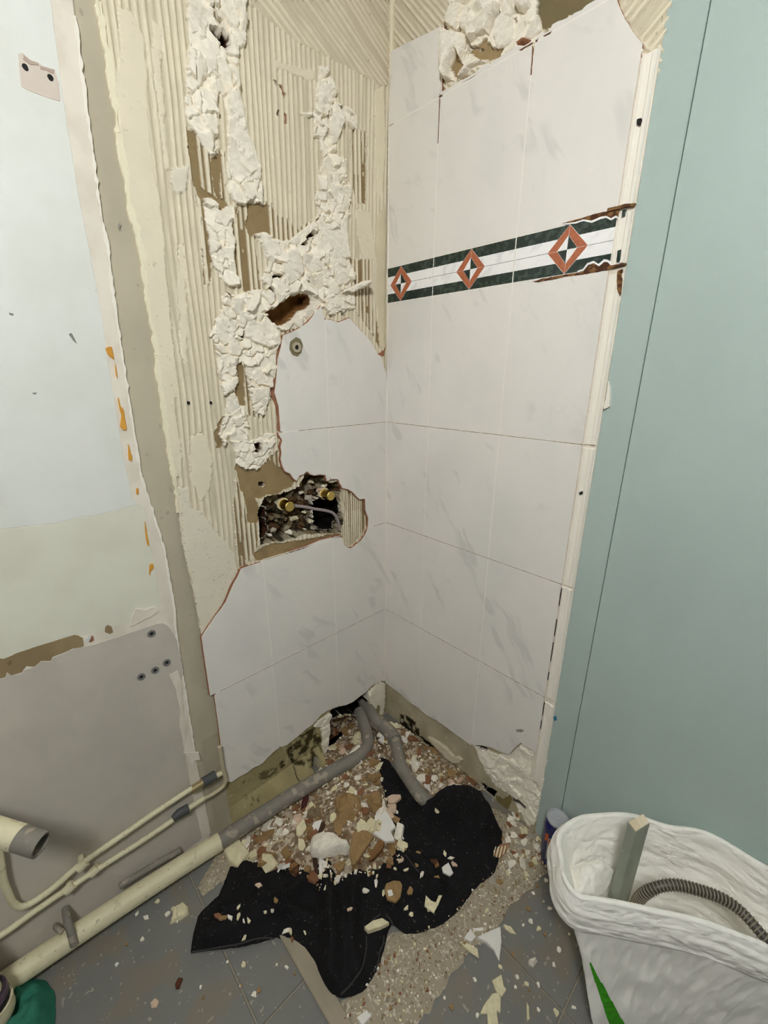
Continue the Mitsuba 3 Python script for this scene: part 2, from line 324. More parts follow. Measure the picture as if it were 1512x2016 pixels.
def fn_smear(th=0.0045, col=None, rough=0.001):
    def fn(u, z, dist, h, c, seed):
        t = th*np.minimum(dist/0.003+0.45, 1)+rough*nz(u, z, 60, seed)+0.0006*nz(u, z, 200, seed)
        cc = dirt(u, z, (ADH if col is None else lin(col))+0*c, seed)
        return np.maximum(BD+t, h*0+BD), cc, False
    return fn
def fn_bare(col=None):
    def fn(u, z, dist, h, c, seed):
        cc = mixc((PAP if col is None else lin(col))+0*c, PAP2, nz(u, z, 45, seed)*0.9); cc = dirt(u, z, cc, seed)
        return BD-0.0006+0.0004*nz(u, z, 90, seed), cc, True
    return fn
def fn_torn(th=0.004, amp=0.009, cell=0.024, tilt=0.55, crack=0.0):
    def fn(u, z, dist, h, c, seed):
        rs = np.random.RandomState(seed); x0, x1, y0, y1 = u.min(), u.max(), z.min(), z.max()
        n = max(4, int((x1-x0)*(y1-y0)/cell**2)); cs = np.stack([rs.uniform(x0, x1, n), rs.uniform(y0, y1, n)], 1)
        P = np.stack([u+(nz(u, z, 80, seed+7)-.5)*0.014, z+(nz(u, z, 80, seed+8)-.5)*0.014], 1)
        dd, q = cKDTree(cs).query(P, 2)
        sl = rs.uniform(-1, 1, (n, 2))*tilt*np.array([.8, 1.0]); of = rs.uniform(-.3, .5, n)*amp
        k = q[:, 0]; fac = of[k]+((P-cs[k])*sl[k]).sum(1)
        t = th+amp*0.9*(nz(u, z, 38, seed)-.3)+fac*0.6+0.0035*(nz(u, z, 120, seed+2)-.4)+0.0014*nz(u, z, 330, seed+3, 2)
        e = dd[:, 1]-dd[:, 0]; t -= crack*1.5*np.clip(1-e/0.0036, 0, 1)*(rs.rand(n)[k] > .40)
        t = np.maximum(t, 0.0008)*np.minimum(dist/0.003+0.6, 1)
        col = mixc(PLA+0*c, PLA2, nz(u, z, 55, seed+4)*1.3-.2); col = dirt(u, z, col, seed)
        return BD+t, col, True
    return fn
def fn_pit(depth=0.06, col=(112, 82, 46), col2=(60, 42, 26), rim=0.004, rough=0.01):
    def fn(u, z, dist, h, c, seed):
        inner = dist > rim
        d = np.where(inner, BD-depth+rough*nz(u, z, 50, seed)*2, BD-0.010*nz(u, z, 160, seed)); d = np.where(inner & (dist < rim+0.0028), BD-0.011, d)
        cc = np.where(inner[:, None], mixc(lin(col)+0*c, lin(col2), nz(u, z, 40, seed)*1.6-.3), PLA2*0.95)
        return d, cc, True
    return fn
def fn_rubblepit(depth=0.045, cols=((120, 108, 84), (84, 62, 40), (150, 140, 118), (56, 50, 36))):
    def fn(u, z, dist, h, c, seed):
        rs = np.random.RandomState(seed); x0, x1, y0, y1 = u.min(), u.max(), z.min(), z.max()
        n = max(8, int((x1-x0)*(y1-y0)/0.013**2)); cs = np.stack([rs.uniform(x0, x1, n), rs.uniform(y0, y1, n)], 1)
        P = np.stack([u, z], 1); dd, q = cKDTree(cs).query(P, 2); k = q[:, 0]
        cl = np.array([lin(x) for x in cols])[rs.randint(0, len(cols), n)]
        edge = np.clip(dist/0.012, 0, 1)
        t = -depth*edge+rs.uniform(-.012, .016, n)[k]+((P-cs[k])*rs.uniform(-.9, .9, (n, 2))[k]).sum(1)*0.9+0.006*nz(u, z, 150, seed)
        cc = mixc(cl[k], cl[k]*0.6, nz(u, z, 120, seed)*1.4-.4)
        return BD+np.minimum(t, 0.003), cc, True
    return fn
def fn_stain(col, k=0.9, f=90, lo=0.42):
    def fn(u, z, dist, h, c, seed):
        m = np.clip((nz(u, z, f, seed, 4)-lo)*7, 0, 1)*np.minimum(dist/0.006, 1)*k
        return h, mixc(c, lin(col)+0*c, m), False
    return fn
# ---------------------------------------------------------------- room shell (out of the frame: back wall, side wall, ceiling, lamp)
ZT = 2.40
obj('floor', bx(-1.62, 0.02, -2.12, 0.02, -0.05, -0.004), 'm_floorgap'); tag('floor', kind='structure')
for ix, (xa, xb) in enumerate(((-1.6, -1.318), (-1.314, -0.817), (-0.813, -0.312), (-0.308, 0.01))):
    for iy, (ya, yb) in enumerate(((-2.1, -1.347), (-1.343, -0.904), (-0.900, -0.462), (-0.458, 0.0))):
        obj('tile', bx(xa, xb, ya, yb, -0.006, 0.0, 0.0012), 'm_floor', 'floor')
obj('ceiling', bx(-1.62, 0.12, -2.12, 0.12, ZT, ZT+0.05), 'm_ceiling'); tag('ceiling', kind='structure')
obj('wall_back', bx(-1.62, 0.12, -2.15, -2.10, 0, ZT), 'm_wall'); tag('wall_back', kind='structure')
obj('wall_side', bx(-1.65, -1.60, -2.12, 0.12, 0, ZT), 'm_wall'); tag('wall_side', kind='structure')
lp = thing('pendant_light', 'white globe pendant light hanging from the bathroom ceiling', 'light')
lm = trimesh.creation.icosphere(subdivisions=3, radius=LAMP_R); lm.apply_translation(LAMP)
obj('globe', lm, pr((240, 238, 230), 0.5), lp, smooth=True)
scene[lp+'__globe']['emitter'] = {'type': 'area', 'radiance': {'type': 'rgb', 'value': LAMP_RAD}}
obj('cap', tube([(LAMP[0], LAMP[1], LAMP[2]+LAMP_R-0.004), (LAMP[0], LAMP[1], LAMP[2]+LAMP_R+0.05)], 0.025, 16, spl=0), 'm_wall', lp)
obj('cord', tube([(LAMP[0], LAMP[1], LAMP[2]+LAMP_R+0.045), (LAMP[0], LAMP[1], ZT)], 0.004, 8, spl=0), 'm_wall', lp)

# ---------------------------------------------------------------- left wall
U1 = (0.2353, 0.4806, 0.668); ZR = (1.993, 1.650, 1.557, 1.202, 0.850, 0.500, 0.156)
wl = tag(newkey('wall_left'), kind='structure')
scene['wall_left'] = mikit.ply(bx(-1.62, 0.05, 0.28, 0.31, 0, ZT), 'm_black')     # the far lining of the cavity behind the boards
CH_R = [(0.6836,1.9528),(0.6806,1.9144),(0.6817,1.8729),(0.6812,1.8306),(0.6833,1.7708),(0.6815,1.7173),(0.6823,1.6606),(0.6788,1.6278),(0.6739,1.5856),(0.6775,1.5036),(0.6748,1.4467),(0.676,1.3872),(0.68,1.2932),(0.6804,1.2045),(0.6776,1.1099),(0.6801,1.0359),(0.6811,0.9446),(0.675,0.8457),(0.6711,0.7102),(0.67,0.6879),(0.6707,0.4969),(0.6723,0.3538),(0.67,0.1801)]
slabpts = [(1.62, -0.01), (1.62, ZT), (0.640, ZT), (0.640, 0.27), (0.7095, 0.27), (0.7095, -0.01)]
obj('board', slab(Polygon(slabpts), -0.03, -0.0125, L3, 0.0), 'm_channel', wl)

def base_left(U, Z):
    r = ribs(U, Z, 0.0132, 1.0, 3); H = BD+0.0012+0.0044*r+0.0007*nz(U, Z, 130, 5)
    C = dirt(U, Z, mixc(ADH2+0*U[:, None], ADH, r*1.1), 2); return H, C
TA = [(0.3954,1.2022),(0.3952,1.2699),(0.4043,1.3037),(0.3948,1.3464),(0.3886,1.3861),(0.3774,1.4145),(0.3676,1.4452),(0.3462,1.4525),(0.3178,1.4654),(0.29,1.4821),(0.2643,1.5078),(0.247,1.5242),(0.2383,1.4976),(0.2266,1.4935),(0.2093,1.4923),(0.1901,1.4886),(0.1495,1.5037),(0.1178,1.4806),(0.0684,1.446),(0.0391,1.4111),(0.024,1.4041),(0.0152,1.3773),(-0.0006,1.35),(-0.002,1.1997)]
TB = [(0.3971,1.201),(0.4026,1.1988),(0.3918,1.1801),(0.3979,1.1628),(0.3961,1.146),(0.4007,1.1283),(0.3973,1.1109),(0.3891,1.094),(0.3736,1.0844),(0.3648,1.0698),(0.3553,1.0608),(0.3442,1.0754),(0.3322,1.0765),(0.3179,1.0833),(0.3062,1.0725),(0.294,1.0675),(0.2741,1.0675),(0.2539,1.0628),(0.2492,1.0431),(0.228,1.046),(0.2067,1.0409),(0.1993,1.025),(0.1917,1.0105),(0.1694,1.0032),(0.1509,0.9897),(0.1214,0.9599),(0.097,0.9568),(0.0953,0.9155),(0.0819,0.8816),(0.0868,0.8515),(-0.0051,0.8497),(-0.002,1.2014)]
TC = [(-0.0051,0.8497),(0.0868,0.8515),(0.0916,0.8378),(0.0987,0.8285),(0.115,0.8124),(0.1378,0.8039),(0.1535,0.7972),(0.1688,0.798),(0.1898,0.8167),(0.1975,0.8386),(0.2054,0.8531),(0.2459,0.857),(0.285,0.859),(0.3413,0.853),(0.4146,0.8532),(0.4604,0.8544),(0.4777,0.855),(0.5077,0.8489),(0.5272,0.8491),(0.545,0.8473),(0.5574,0.8271),(0.5707,0.8104),(0.5846,0.788),(0.597,0.7665),(0.613,0.7497),(0.6283,0.7376),(0.6516,0.7136),(0.6718,0.6918),(0.6724,0.6027),(0.6726,0.5019),(0.6591,0.4955),(0.4816,0.4993),(0.2362,0.5004),(-0.0028,0.5)]
TD = [(0.6618,0.4971),(0.6625,0.37),(0.6683,0.1839),(0.6476,0.1625),(0.626,0.1653),(0.5998,0.1604),(0.5754,0.1639),(0.5497,0.1563),(0.5271,0.1665),(0.5043,0.1748),(0.4798,0.1759),(0.4555,0.1667),(0.4296,0.1718),(0.4073,0.1736),(0.3801,0.1811),(0.3527,0.1823),(0.3306,0.1921),(0.3105,0.2013),(0.286,0.2012),(0.2567,0.1938),(0.236,0.1874),(0.2006,0.172),(0.1687,0.1662),(0.1331,0.1705),(0.1019,0.1733),(0.0725,0.185),(0.0453,0.1814),(0.0174,0.1777),(-0.0054,0.157),(-0.0028,0.4978),(0.2362,0.5004),(0.4816,0.4993)]
outl = [ragged(TA, 0.004, 0.0006, 3), ragged(TB, 0.004, 0.0011, 4), ragged(TC, 0.004, 0.0006, 5), ragged(TD, 0.004, 0.0006, 6)]
TILED_L = shapely.union_all([o.buffer(0.003) for o in outl]).buffer(-0.004)
zones = [
 ('adhesive_band', [(0.4034,2.0767),(-0.0128,2.2606),(-0.0151,2.0848),(0.0405,2.0744),(0.1095,2.0725),(0.2031,2.0676),(0.2599,2.0635),(0.3124,2.0649),(0.3606,2.0713)], fn_ribs(0.0140, -63, 0.0048)),
 ('smear', [(0.6505,1.9608),(0.6278,1.9639),(0.6182,1.9472),(0.6125,1.9355),(0.6143,1.8914),(0.6204,1.852),(0.625,1.7889),(0.6268,1.7238),(0.6241,1.6739),(0.6235,1.6392),(0.6321,1.5279),(0.6368,1.3884),(0.6383,1.3246),(0.6521,1.2811),(0.6516,1.1663),(0.6671,1.1203),(0.6803,1.1225),(0.6794,1.2044),(0.679,1.2932),(0.675,1.3872),(0.6738,1.4468),(0.6766,1.5037),(0.673,1.5857),(0.6779,1.628),(0.6814,1.6608),(0.6806,1.7175),(0.6789,1.7722),(0.6769,1.8321),(0.6582,1.896)], fn_smear(0.0042)),
 ('smear', [(0.6704,1.0965),(0.6478,1.0924),(0.6499,1.042),(0.623,1.0231),(0.6031,0.9779),(0.5806,0.9441),(0.5559,0.8936),(0.5511,0.8319),(0.6015,0.7658),(0.6262,0.7339),(0.67,0.6879),(0.6738,0.8453),(0.68,0.9443)], fn_smear(0.0046, (218, 210, 190), 0.0016)),
 ('smear', [(0.0441,2.0552),(0.0094,2.0835),(0.0027,1.9359),(0.0177,1.8252),(0.0372,1.8326),(0.0446,1.9238)], fn_smear(0.0044, (224, 214, 188))),
 ('smear', [(0.0334,1.7727),(0.0017,1.8167),(-0.0013,1.4231),(0.025,1.4368),(0.0417,1.6038)], fn_smear(0.0036, (214, 202, 174))),
 ('smear', [(0.5945,1.9642),(0.5801,1.9559),(0.5904,1.8626),(0.5974,1.7649),(0.5933,1.7411),(0.6064,1.7292),(0.6054,1.8108),(0.6039,1.9028)], fn_smear(0.0040)),
 ('smear', [(0.5913,1.7417),(0.5579,1.755),(0.5679,1.7116),(0.59,1.6957),(0.5991,1.7142)], fn_smear(0.0055, (216, 208, 190), 0.003)),
 ('smear', [(0.5984,1.6079),(0.588,1.6098),(0.599,1.4523),(0.6171,1.3677),(0.625,1.3887),(0.6114,1.5306)], fn_smear(0.0035)),
 ('smear', [(0.3425,2.003),(0.2343,2.0259),(0.2324,2.0078),(0.264,2.0001),(0.3373,1.991)], fn_smear(0.0048)),
 ('smear', [(0.1159,1.7788),(0.0605,1.7791),(0.0335,1.658),(0.0377,1.5498),(0.0698,1.6002),(0.1064,1.7089)], fn_smear(0.0036)),
 ('smear', [(0.6317,1.2114),(0.5977,1.2202),(0.5811,1.1573),(0.5965,1.0833),(0.6245,1.0497),(0.6399,1.116)], fn_smear(0.0038)),
 ('ribs_bare', [(0.4556,1.7145),(0.3722,1.7337),(0.3605,1.7139),(0.2984,1.695),(0.2511,1.7267),(0.2338,1.8173),(0.2553,1.8633),(0.2757,1.8167),(0.2492,1.7599),(0.2548,1.7148),(0.3359,1.6574),(0.3719,1.6594),(0.4001,1.6437),(0.4255,1.6494),(0.4081,1.5567),(0.417,1.5336),(0.4632,1.5282),(0.4813,1.5681),(0.4757,1.64),(0.4773,1.6789)], fn_ribs(0.0132, 0, 0.0046, 0.0008, over=1)),
 ('ribs_bare', [(0.5562,1.8184),(0.526,1.8195),(0.4749,1.8001),(0.4846,1.7059),(0.4571,1.7006),(0.4724,1.6702),(0.4786,1.6978),(0.5055,1.6824),(0.5399,1.5398),(0.557,1.5376),(0.544,1.6555),(0.5508,1.7087),(0.5585,1.7505)], fn_ribs(0.0132, 0, 0.0046, 0.0010, over=1)),
 ('ribs_bare', [(0.129,1.9531),(0.0735,1.9597),(0.0754,1.7998),(0.1156,1.7906),(0.1278,1.867)], fn_ribs(0.0132, 0, 0.0046, 0.0010, over=1)),
 ('ribs_bare', [(0.1369,1.6544),(0.0515,1.6682),(0.062,1.5744),(0.0314,1.4943),(0.0206,1.4222),(0.0525,1.4643),(0.112,1.5155),(0.1349,1.5918)], fn_ribs(0.0132, 0, 0.0046, 0.0012, over=1)),
 ('ribs_bare', [(0.4964,0.9811),(0.4694,1.0033),(0.4804,0.9321),(0.4793,0.8981),(0.4987,0.8739),(0.5264,0.8485),(0.5471,0.8467),(0.5478,0.9497),(0.5431,1.0268),(0.5312,1.1),(0.5224,1.0761),(0.5165,1.0212),(0.51,0.9682)], fn_ribs(0.0132, 0, 0.0046, 0.0012, over=1)),
 ('ribs_bare', [(0.4407,1.132),(0.396,1.1573),(0.3914,1.1057),(0.3584,1.0599),(0.3875,1.0402),(0.4305,1.056)], fn_ribs(0.0132, 0, 0.0042, 0.0006, over=1)),
 ('ribs_bare', [(0.4993,1.3894),(0.4524,1.3842),(0.4639,1.3072),(0.4313,1.2353),(0.4846,1.2528),(0.4878,1.2942),(0.4953,1.3279)], fn_ribs(0.0132, 0, 0.0042, 0.0008, over=1)),
 ('ribs_bare', [(0.1976,1.0056),(0.1462,0.9916),(0.092,0.9571),(0.077,0.8785),(0.1066,0.8241),(0.1694,0.7952),(0.1974,0.8483),(0.1781,0.9023),(0.1994,0.9548)], fn_ribs(0.0085, 0, 0.0030, 0.0006, over=1)),
 ('bare_board', [(0.5534,1.8152),(0.5389,1.8114),(0.5376,1.7906),(0.539,1.7645),(0.5368,1.7225),(0.5179,1.7166),(0.5057,1.7119),(0.4905,1.7139),(0.4842,1.7028),(0.4729,1.7007),(0.4652,1.6992),(0.4725,1.7039),(0.4932,1.6914),(0.5025,1.6924),(0.5189,1.7088),(0.5343,1.7006),(0.5402,1.6962),(0.5492,1.7209),(0.5527,1.7463),(0.5553,1.777)], fn_bare()),
 ('bare_board', [(0.5099,1.7813),(0.4882,1.7963),(0.4884,1.7635),(0.4963,1.7125),(0.5055,1.7135),(0.5092,1.743)], fn_bare()),
 ('bare_board', [(0.4355,1.7146),(0.4185,1.7201),(0.3946,1.7265),(0.3796,1.725),(0.3813,1.6957),(0.3805,1.6648),(0.398,1.6666),(0.4075,1.6579),(0.4244,1.6598),(0.4357,1.6526),(0.4439,1.6727),(0.4359,1.6909)], fn_bare()),
 ('bare_board', [(0.5021,1.3644),(0.4939,1.3742),(0.4863,1.3776),(0.4808,1.368),(0.4795,1.345),(0.4816,1.3184),(0.4829,1.2879),(0.4898,1.2573),(0.5021,1.2648),(0.5072,1.2854),(0.51,1.3089),(0.4963,1.3351),(0.5078,1.345)], fn_bare()),
 ('bare_board', [(0.5697,1.211),(0.5593,1.2338),(0.5448,1.253),(0.5345,1.2507),(0.538,1.2357),(0.554,1.2199),(0.5591,1.2067),(0.5523,1.1888),(0.5594,1.1739),(0.569,1.1767)], fn_bare()),
 ('bare_board', [(0.5278,1.1307),(0.5025,1.1179),(0.4717,1.1077),(0.45,1.1217),(0.4241,1.1298),(0.4087,1.1082),(0.3873,1.1011),(0.3666,1.0737),(0.3537,1.0592),(0.3687,1.0451),(0.3967,1.0378),(0.415,1.033),(0.4411,1.0339),(0.4585,1.0292),(0.4834,1.0302),(0.4731,1.0081),(0.4765,0.9724),(0.4818,0.9614),(0.498,0.9653),(0.5088,0.972),(0.5087,1.0196),(0.5194,1.068),(0.5238,1.0988)], fn_bare((158, 136, 98))),
 ('bare_board', [(0.5026,0.8772),(0.4717,0.8874),(0.4449,0.8905),(0.4091,0.8827),(0.3519,0.8758),(0.296,0.8699),(0.2477,0.8665),(0.1971,0.8556),(0.1888,0.8411),(0.2818,0.8375),(0.354,0.8443),(0.4117,0.85),(0.4489,0.8457),(0.4839,0.85),(0.4962,0.856)], fn_bare((160, 136, 98))),
 ('torn_plaster', [(0.5252,2.0444),(0.5277,1.9776),(0.5363,1.9287),(0.5459,1.8862),(0.5511,1.8485),(0.5484,1.825),(0.5368,1.8145),(0.5283,1.8019),(0.5221,1.7935),(0.5143,1.7888),(0.504,1.7856),(0.4937,1.7991),(0.4877,1.8314),(0.4816,1.8993),(0.4716,1.9028),(0.4652,1.8644),(0.4726,1.8008),(0.4768,1.7544),(0.4777,1.7263),(0.468,1.7097),(0.4441,1.7104),(0.4245,1.7216),(0.3966,1.7241),(0.3935,1.7565),(0.3945,1.7996),(0.4077,1.8287),(0.4188,1.8617),(0.4251,1.8906),(0.4336,1.9179),(0.4294,1.9363),(0.428,1.9702),(0.4234,1.9925),(0.4091,2.0006),(0.3985,2.1021)], fn_torn(0.0060, 0.012, 0.030, 0.60, 0.006)),
 ('torn_plaster', [(0.5342,1.6991),(0.5247,1.7059),(0.5138,1.7057),(0.5058,1.6992),(0.4993,1.6875),(0.4864,1.7008),(0.4742,1.7064),(0.4701,1.6901),(0.4753,1.6647),(0.4744,1.6303),(0.4816,1.609),(0.479,1.5891),(0.4719,1.5643),(0.4738,1.5461),(0.5002,1.5397),(0.517,1.558),(0.5273,1.5776),(0.5345,1.6011),(0.5331,1.6388),(0.5362,1.6664)], fn_torn(0.0055, 0.010, 0.024, 0.60, 0.004)),
 ('torn_plaster', [(0.2217,2.0369),(0.1942,2.0479),(0.185,2.0283),(0.1781,2.008),(0.171,1.9906),(0.1499,1.9877),(0.128,1.9916),(0.1029,1.9825),(0.1035,1.954),(0.1234,1.9513),(0.1507,1.9635),(0.1623,1.9391),(0.1686,1.9128),(0.1801,1.8919),(0.1753,1.8792),(0.1533,1.8818),(0.1428,1.8593),(0.1407,1.8339),(0.1312,1.8251),(0.1363,1.7858),(0.143,1.7534),(0.1474,1.7053),(0.1402,1.6415),(0.2515,1.6243),(0.254,1.6738),(0.2381,1.7257),(0.2432,1.7283),(0.2828,1.7054),(0.3189,1.6801),(0.3348,1.6591),(0.3156,1.6589),(0.285,1.6719),(0.2511,1.7267),(0.2398,1.7438),(0.2488,1.7672),(0.2342,1.7994),(0.241,1.8154),(0.2238,1.8515),(0.2228,1.8726),(0.2268,1.892),(0.2488,1.8988),(0.2444,1.9331),(0.2686,1.9285),(0.2824,1.9304),(0.2485,1.9448),(0.2358,1.9555),(0.2361,1.9939),(0.223,2.0112)], fn_torn(0.0060, 0.013, 0.024, 0.85, 0.008)),
 ('torn_plaster', [(0.4216,1.6598),(0.3993,1.6684),(0.378,1.6594),(0.3437,1.6569),(0.3147,1.6713),(0.2843,1.6954),(0.2444,1.7219),(0.239,1.7415),(0.1442,1.7622),(0.1431,1.7167),(0.1399,1.6532),(0.1256,1.6171),(0.1312,1.5987),(0.1368,1.5802),(0.127,1.5597),(0.1276,1.5304),(0.1537,1.5242),(0.1743,1.5151),(0.2188,1.504),(0.2323,1.5203),(0.2437,1.5244),(0.2753,1.4887),(0.3121,1.467),(0.3552,1.4573),(0.3835,1.4587),(0.3758,1.431),(0.3833,1.4138),(0.3855,1.3866),(0.4084,1.3101),(0.4157,1.2962),(0.4383,1.2473),(0.4613,1.2557),(0.4693,1.2909),(0.4764,1.368),(0.4842,1.3809),(0.4939,1.3742),(0.5021,1.3644),(0.4963,1.3351),(0.5118,1.3089),(0.5039,1.2819),(0.4991,1.2578),(0.4887,1.2503),(0.4823,1.2003),(0.5625,1.2077),(0.5455,1.247),(0.5387,1.26),(0.531,1.2963),(0.539,1.3031),(0.5437,1.3354),(0.5488,1.3638),(0.5374,1.389),(0.5467,1.3948),(0.547,1.4192),(0.5554,1.4307),(0.5375,1.4705),(0.5167,1.4929),(0.5189,1.5161),(0.5008,1.5297),(0.4846,1.5228),(0.4479,1.539),(0.4106,1.5466),(0.3983,1.5573),(0.4164,1.5641),(0.3906,1.6009),(0.403,1.6286)], fn_torn(0.0055, 0.012, 0.026, 0.75, 0.008)),
 ('torn_plaster', [(0.56,1.2136),(0.536,1.2525),(0.5326,1.2824),(0.4862,1.2737),(0.4891,1.2392),(0.4965,1.2116),(0.4839,1.1853),(0.4719,1.1878),(0.4343,1.2026),(0.4076,1.1984),(0.4115,1.178),(0.4404,1.1357),(0.4483,1.1177),(0.4716,1.1096),(0.487,1.1156),(0.5027,1.116),(0.5276,1.1325),(0.5245,1.161),(0.5393,1.2083),(0.5535,1.1785)], fn_torn(0.0050, 0.009, 0.026, 0.55, 0.004)),
 ('cavity', [(0.477,2.0466),(0.4745,2.0477),(0.4754,2.0298),(0.4701,2.0207),(0.4616,2.0205),(0.4557,2.026),(0.4544,2.0222),(0.4607,2.0131),(0.4496,2.0033),(0.4419,2.0091),(0.4428,1.9942),(0.4531,1.9727),(0.4594,1.9795),(0.4694,1.9835),(0.4789,1.99),(0.4881,1.9978),(0.4823,2.0041),(0.4731,2.004),(0.4656,2.0007),(0.4605,2.0002),(0.4647,2.0088),(0.4742,2.0151),(0.4782,2.0236)], fn_pit(0.05, (84, 52, 34), (40, 24, 16), 0.0015)),
 ('cavity', [(0.4113,1.4984),(0.3992,1.5042),(0.375,1.513),(0.3578,1.5276),(0.3363,1.5429),(0.3106,1.5523),(0.2889,1.5566),(0.2716,1.552),(0.2654,1.5443),(0.2661,1.5307),(0.2782,1.5159),(0.3051,1.5066),(0.319,1.4919),(0.337,1.4771),(0.3628,1.4651),(0.3792,1.4633),(0.3942,1.4727),(0.4048,1.4847)], fn_pit(0.05, (150, 108, 58), (96, 64, 34), 0.004, 0.006)),
 ('cavity', [(0.3031,1.6612),(0.2814,1.6744),(0.272,1.6901),(0.2587,1.698),(0.2457,1.6983),(0.2507,1.6864),(0.264,1.6808),(0.2734,1.6665),(0.2824,1.6587),(0.2908,1.6587)], fn_pit(0.04, (80, 50, 34), (40, 24, 16), 0.002)),
 ('cavity', [(0.2359,1.6313),(0.2248,1.6264),(0.2091,1.6155),(0.2118,1.6067),(0.223,1.6168)], fn_pit(0.03, (60, 44, 34), (36, 24, 18), 0.001)),
 ('cavity', [(0.3851,1.5775),(0.3649,1.5871),(0.3533,1.585),(0.3579,1.5766),(0.3696,1.5781),(0.3798,1.5721)], fn_pit(0.03, (60, 44, 34), (36, 24, 18), 0.001)),
 ('cavity', [(0.4028,1.5491),(0.3869,1.5573),(0.3797,1.5504),(0.3766,1.5319),(0.3808,1.5188),(0.3845,1.5404),(0.3911,1.5521)], fn_pit(0.03, (60, 44, 34), (36, 24, 18), 0.001)),
 ('cavity', [(0.5042,1.5293),(0.4962,1.5259),(0.4884,1.5194),(0.4894,1.5105),(0.4972,1.517)], fn_pit(0.03, (60, 44, 34), (36, 24, 18), 0.001)),
 ('cavity', [(0.1815,1.5234),(0.1666,1.5176),(0.1566,1.513),(0.1645,1.5068),(0.1768,1.5148)], fn_pit(0.03, (60, 44, 34), (36, 24, 18), 0.001)),
 ('cavity', [(0.2873,1.5814),(0.2745,1.5781),(0.277,1.5729),(0.2842,1.5752)], fn_pit(0.03, (60, 44, 34), (36, 24, 18), 0.001)),
 ('cavity', [(0.4904,1.4391),(0.478,1.4383),(0.4634,1.458),(0.4693,1.4357),(0.4769,1.4321)], fn_pit(0.03, (60, 44, 34), (36, 24, 18), 0.001)),
 ('cavity', [(0.2063,1.9488),(0.198,1.9632),(0.1975,1.9517),(0.2039,1.9463)], fn_pit(0.03, (60, 44, 34), (36, 24, 18), 0.001)),
 ('cavity', [(0.1659,1.9856),(0.1525,1.9885),(0.1515,1.9701),(0.1571,1.9649),(0.1597,1.981)], fn_pit(0.03, (60, 44, 34), (36, 24, 18), 0.001)),
 ('cavity', [(0.4826,1.1596),(0.4701,1.1656),(0.4689,1.1783),(0.4586,1.1809),(0.4492,1.1744),(0.4509,1.1559),(0.4614,1.1516),(0.471,1.1564)], fn_pit(0.045, (96, 66, 40), (60, 38, 22), 0.0015)),
 ('cavity', [(0.4668,1.0742),(0.4546,1.0721),(0.4467,1.066),(0.4539,1.0562),(0.464,1.06)], fn_pit(0.02, (60, 44, 30), (50, 36, 24), 0.001)),
 ('cavity', [(0.3448,1.9671),(0.339,1.9709),(0.3355,1.9675),(0.3399,1.9599),(0.3444,1.9613)], fn_pit(0.02, (40, 26, 20), (30, 20, 16), 0.001)),
 ('scar', [(0.3321,1.9672),(0.3245,1.9654),(0.3187,1.9569),(0.3205,1.9502),(0.3266,1.9496),(0.3294,1.9576)], fn_bare((150, 96, 74))),
 ('scar', [(0.3217,1.918),(0.3159,1.9187),(0.3177,1.9005),(0.3233,1.8981)], fn_bare((146, 84, 64))),
 ('scar', [(0.3435,1.9164),(0.3369,1.9192),(0.3369,1.9078),(0.3422,1.907)], fn_bare((96, 78, 66))),
 ('rubble_cavity', [(0.4735,1.0042),(0.4544,1.0284),(0.4326,1.0323),(0.4061,1.0333),(0.3696,1.0328),(0.3455,1.041),(0.319,1.0786),(0.2952,1.0665),(0.2699,1.0668),(0.2471,1.0545),(0.24,1.0357),(0.2021,1.0338),(0.1864,1.0036),(0.1994,0.9548),(0.1839,0.9037),(0.197,0.8581),(0.2476,0.8689),(0.2796,0.8796),(0.331,0.8885),(0.3801,0.8903),(0.4089,0.8848),(0.4446,0.8948),(0.4795,0.896),(0.4784,0.9523)], fn_rubblepit()),
 ('void', [(0.2948,0.9837),(0.2713,0.9901),(0.226,0.9858),(0.2039,0.9838),(0.1945,0.9632),(0.1934,0.9299),(0.2067,0.909),(0.2213,0.8981),(0.2222,0.8743),(0.2526,0.8797),(0.2841,0.8948),(0.295,0.9068),(0.2943,0.9478)], fn_pit(0.22, (20, 14, 10), (12, 8, 6), 0.001)),
 ('void', [(0.4742,0.9963),(0.4609,1.0035),(0.4485,0.9989),(0.4525,0.9543),(0.4415,0.9304),(0.4605,0.9142),(0.4785,0.9063)], fn_pit(0.08, (70, 42, 24), (40, 24, 14), 0.001)),
]
KEEP_L = Polygon(CH_R[:-3]+[(0.668, 0.55), (-0.0115, 0.55), (-0.0115, ZT), (CH_R[0][0], ZT)]).buffer(0)
relief(L3, -0.0115, 0.76, 0.62, ZT, 0.0017, 0.0015, base_left, zones, KEEP_L, wl, 'adhesive', 5, drop=TILED_L.buffer(-0.012))

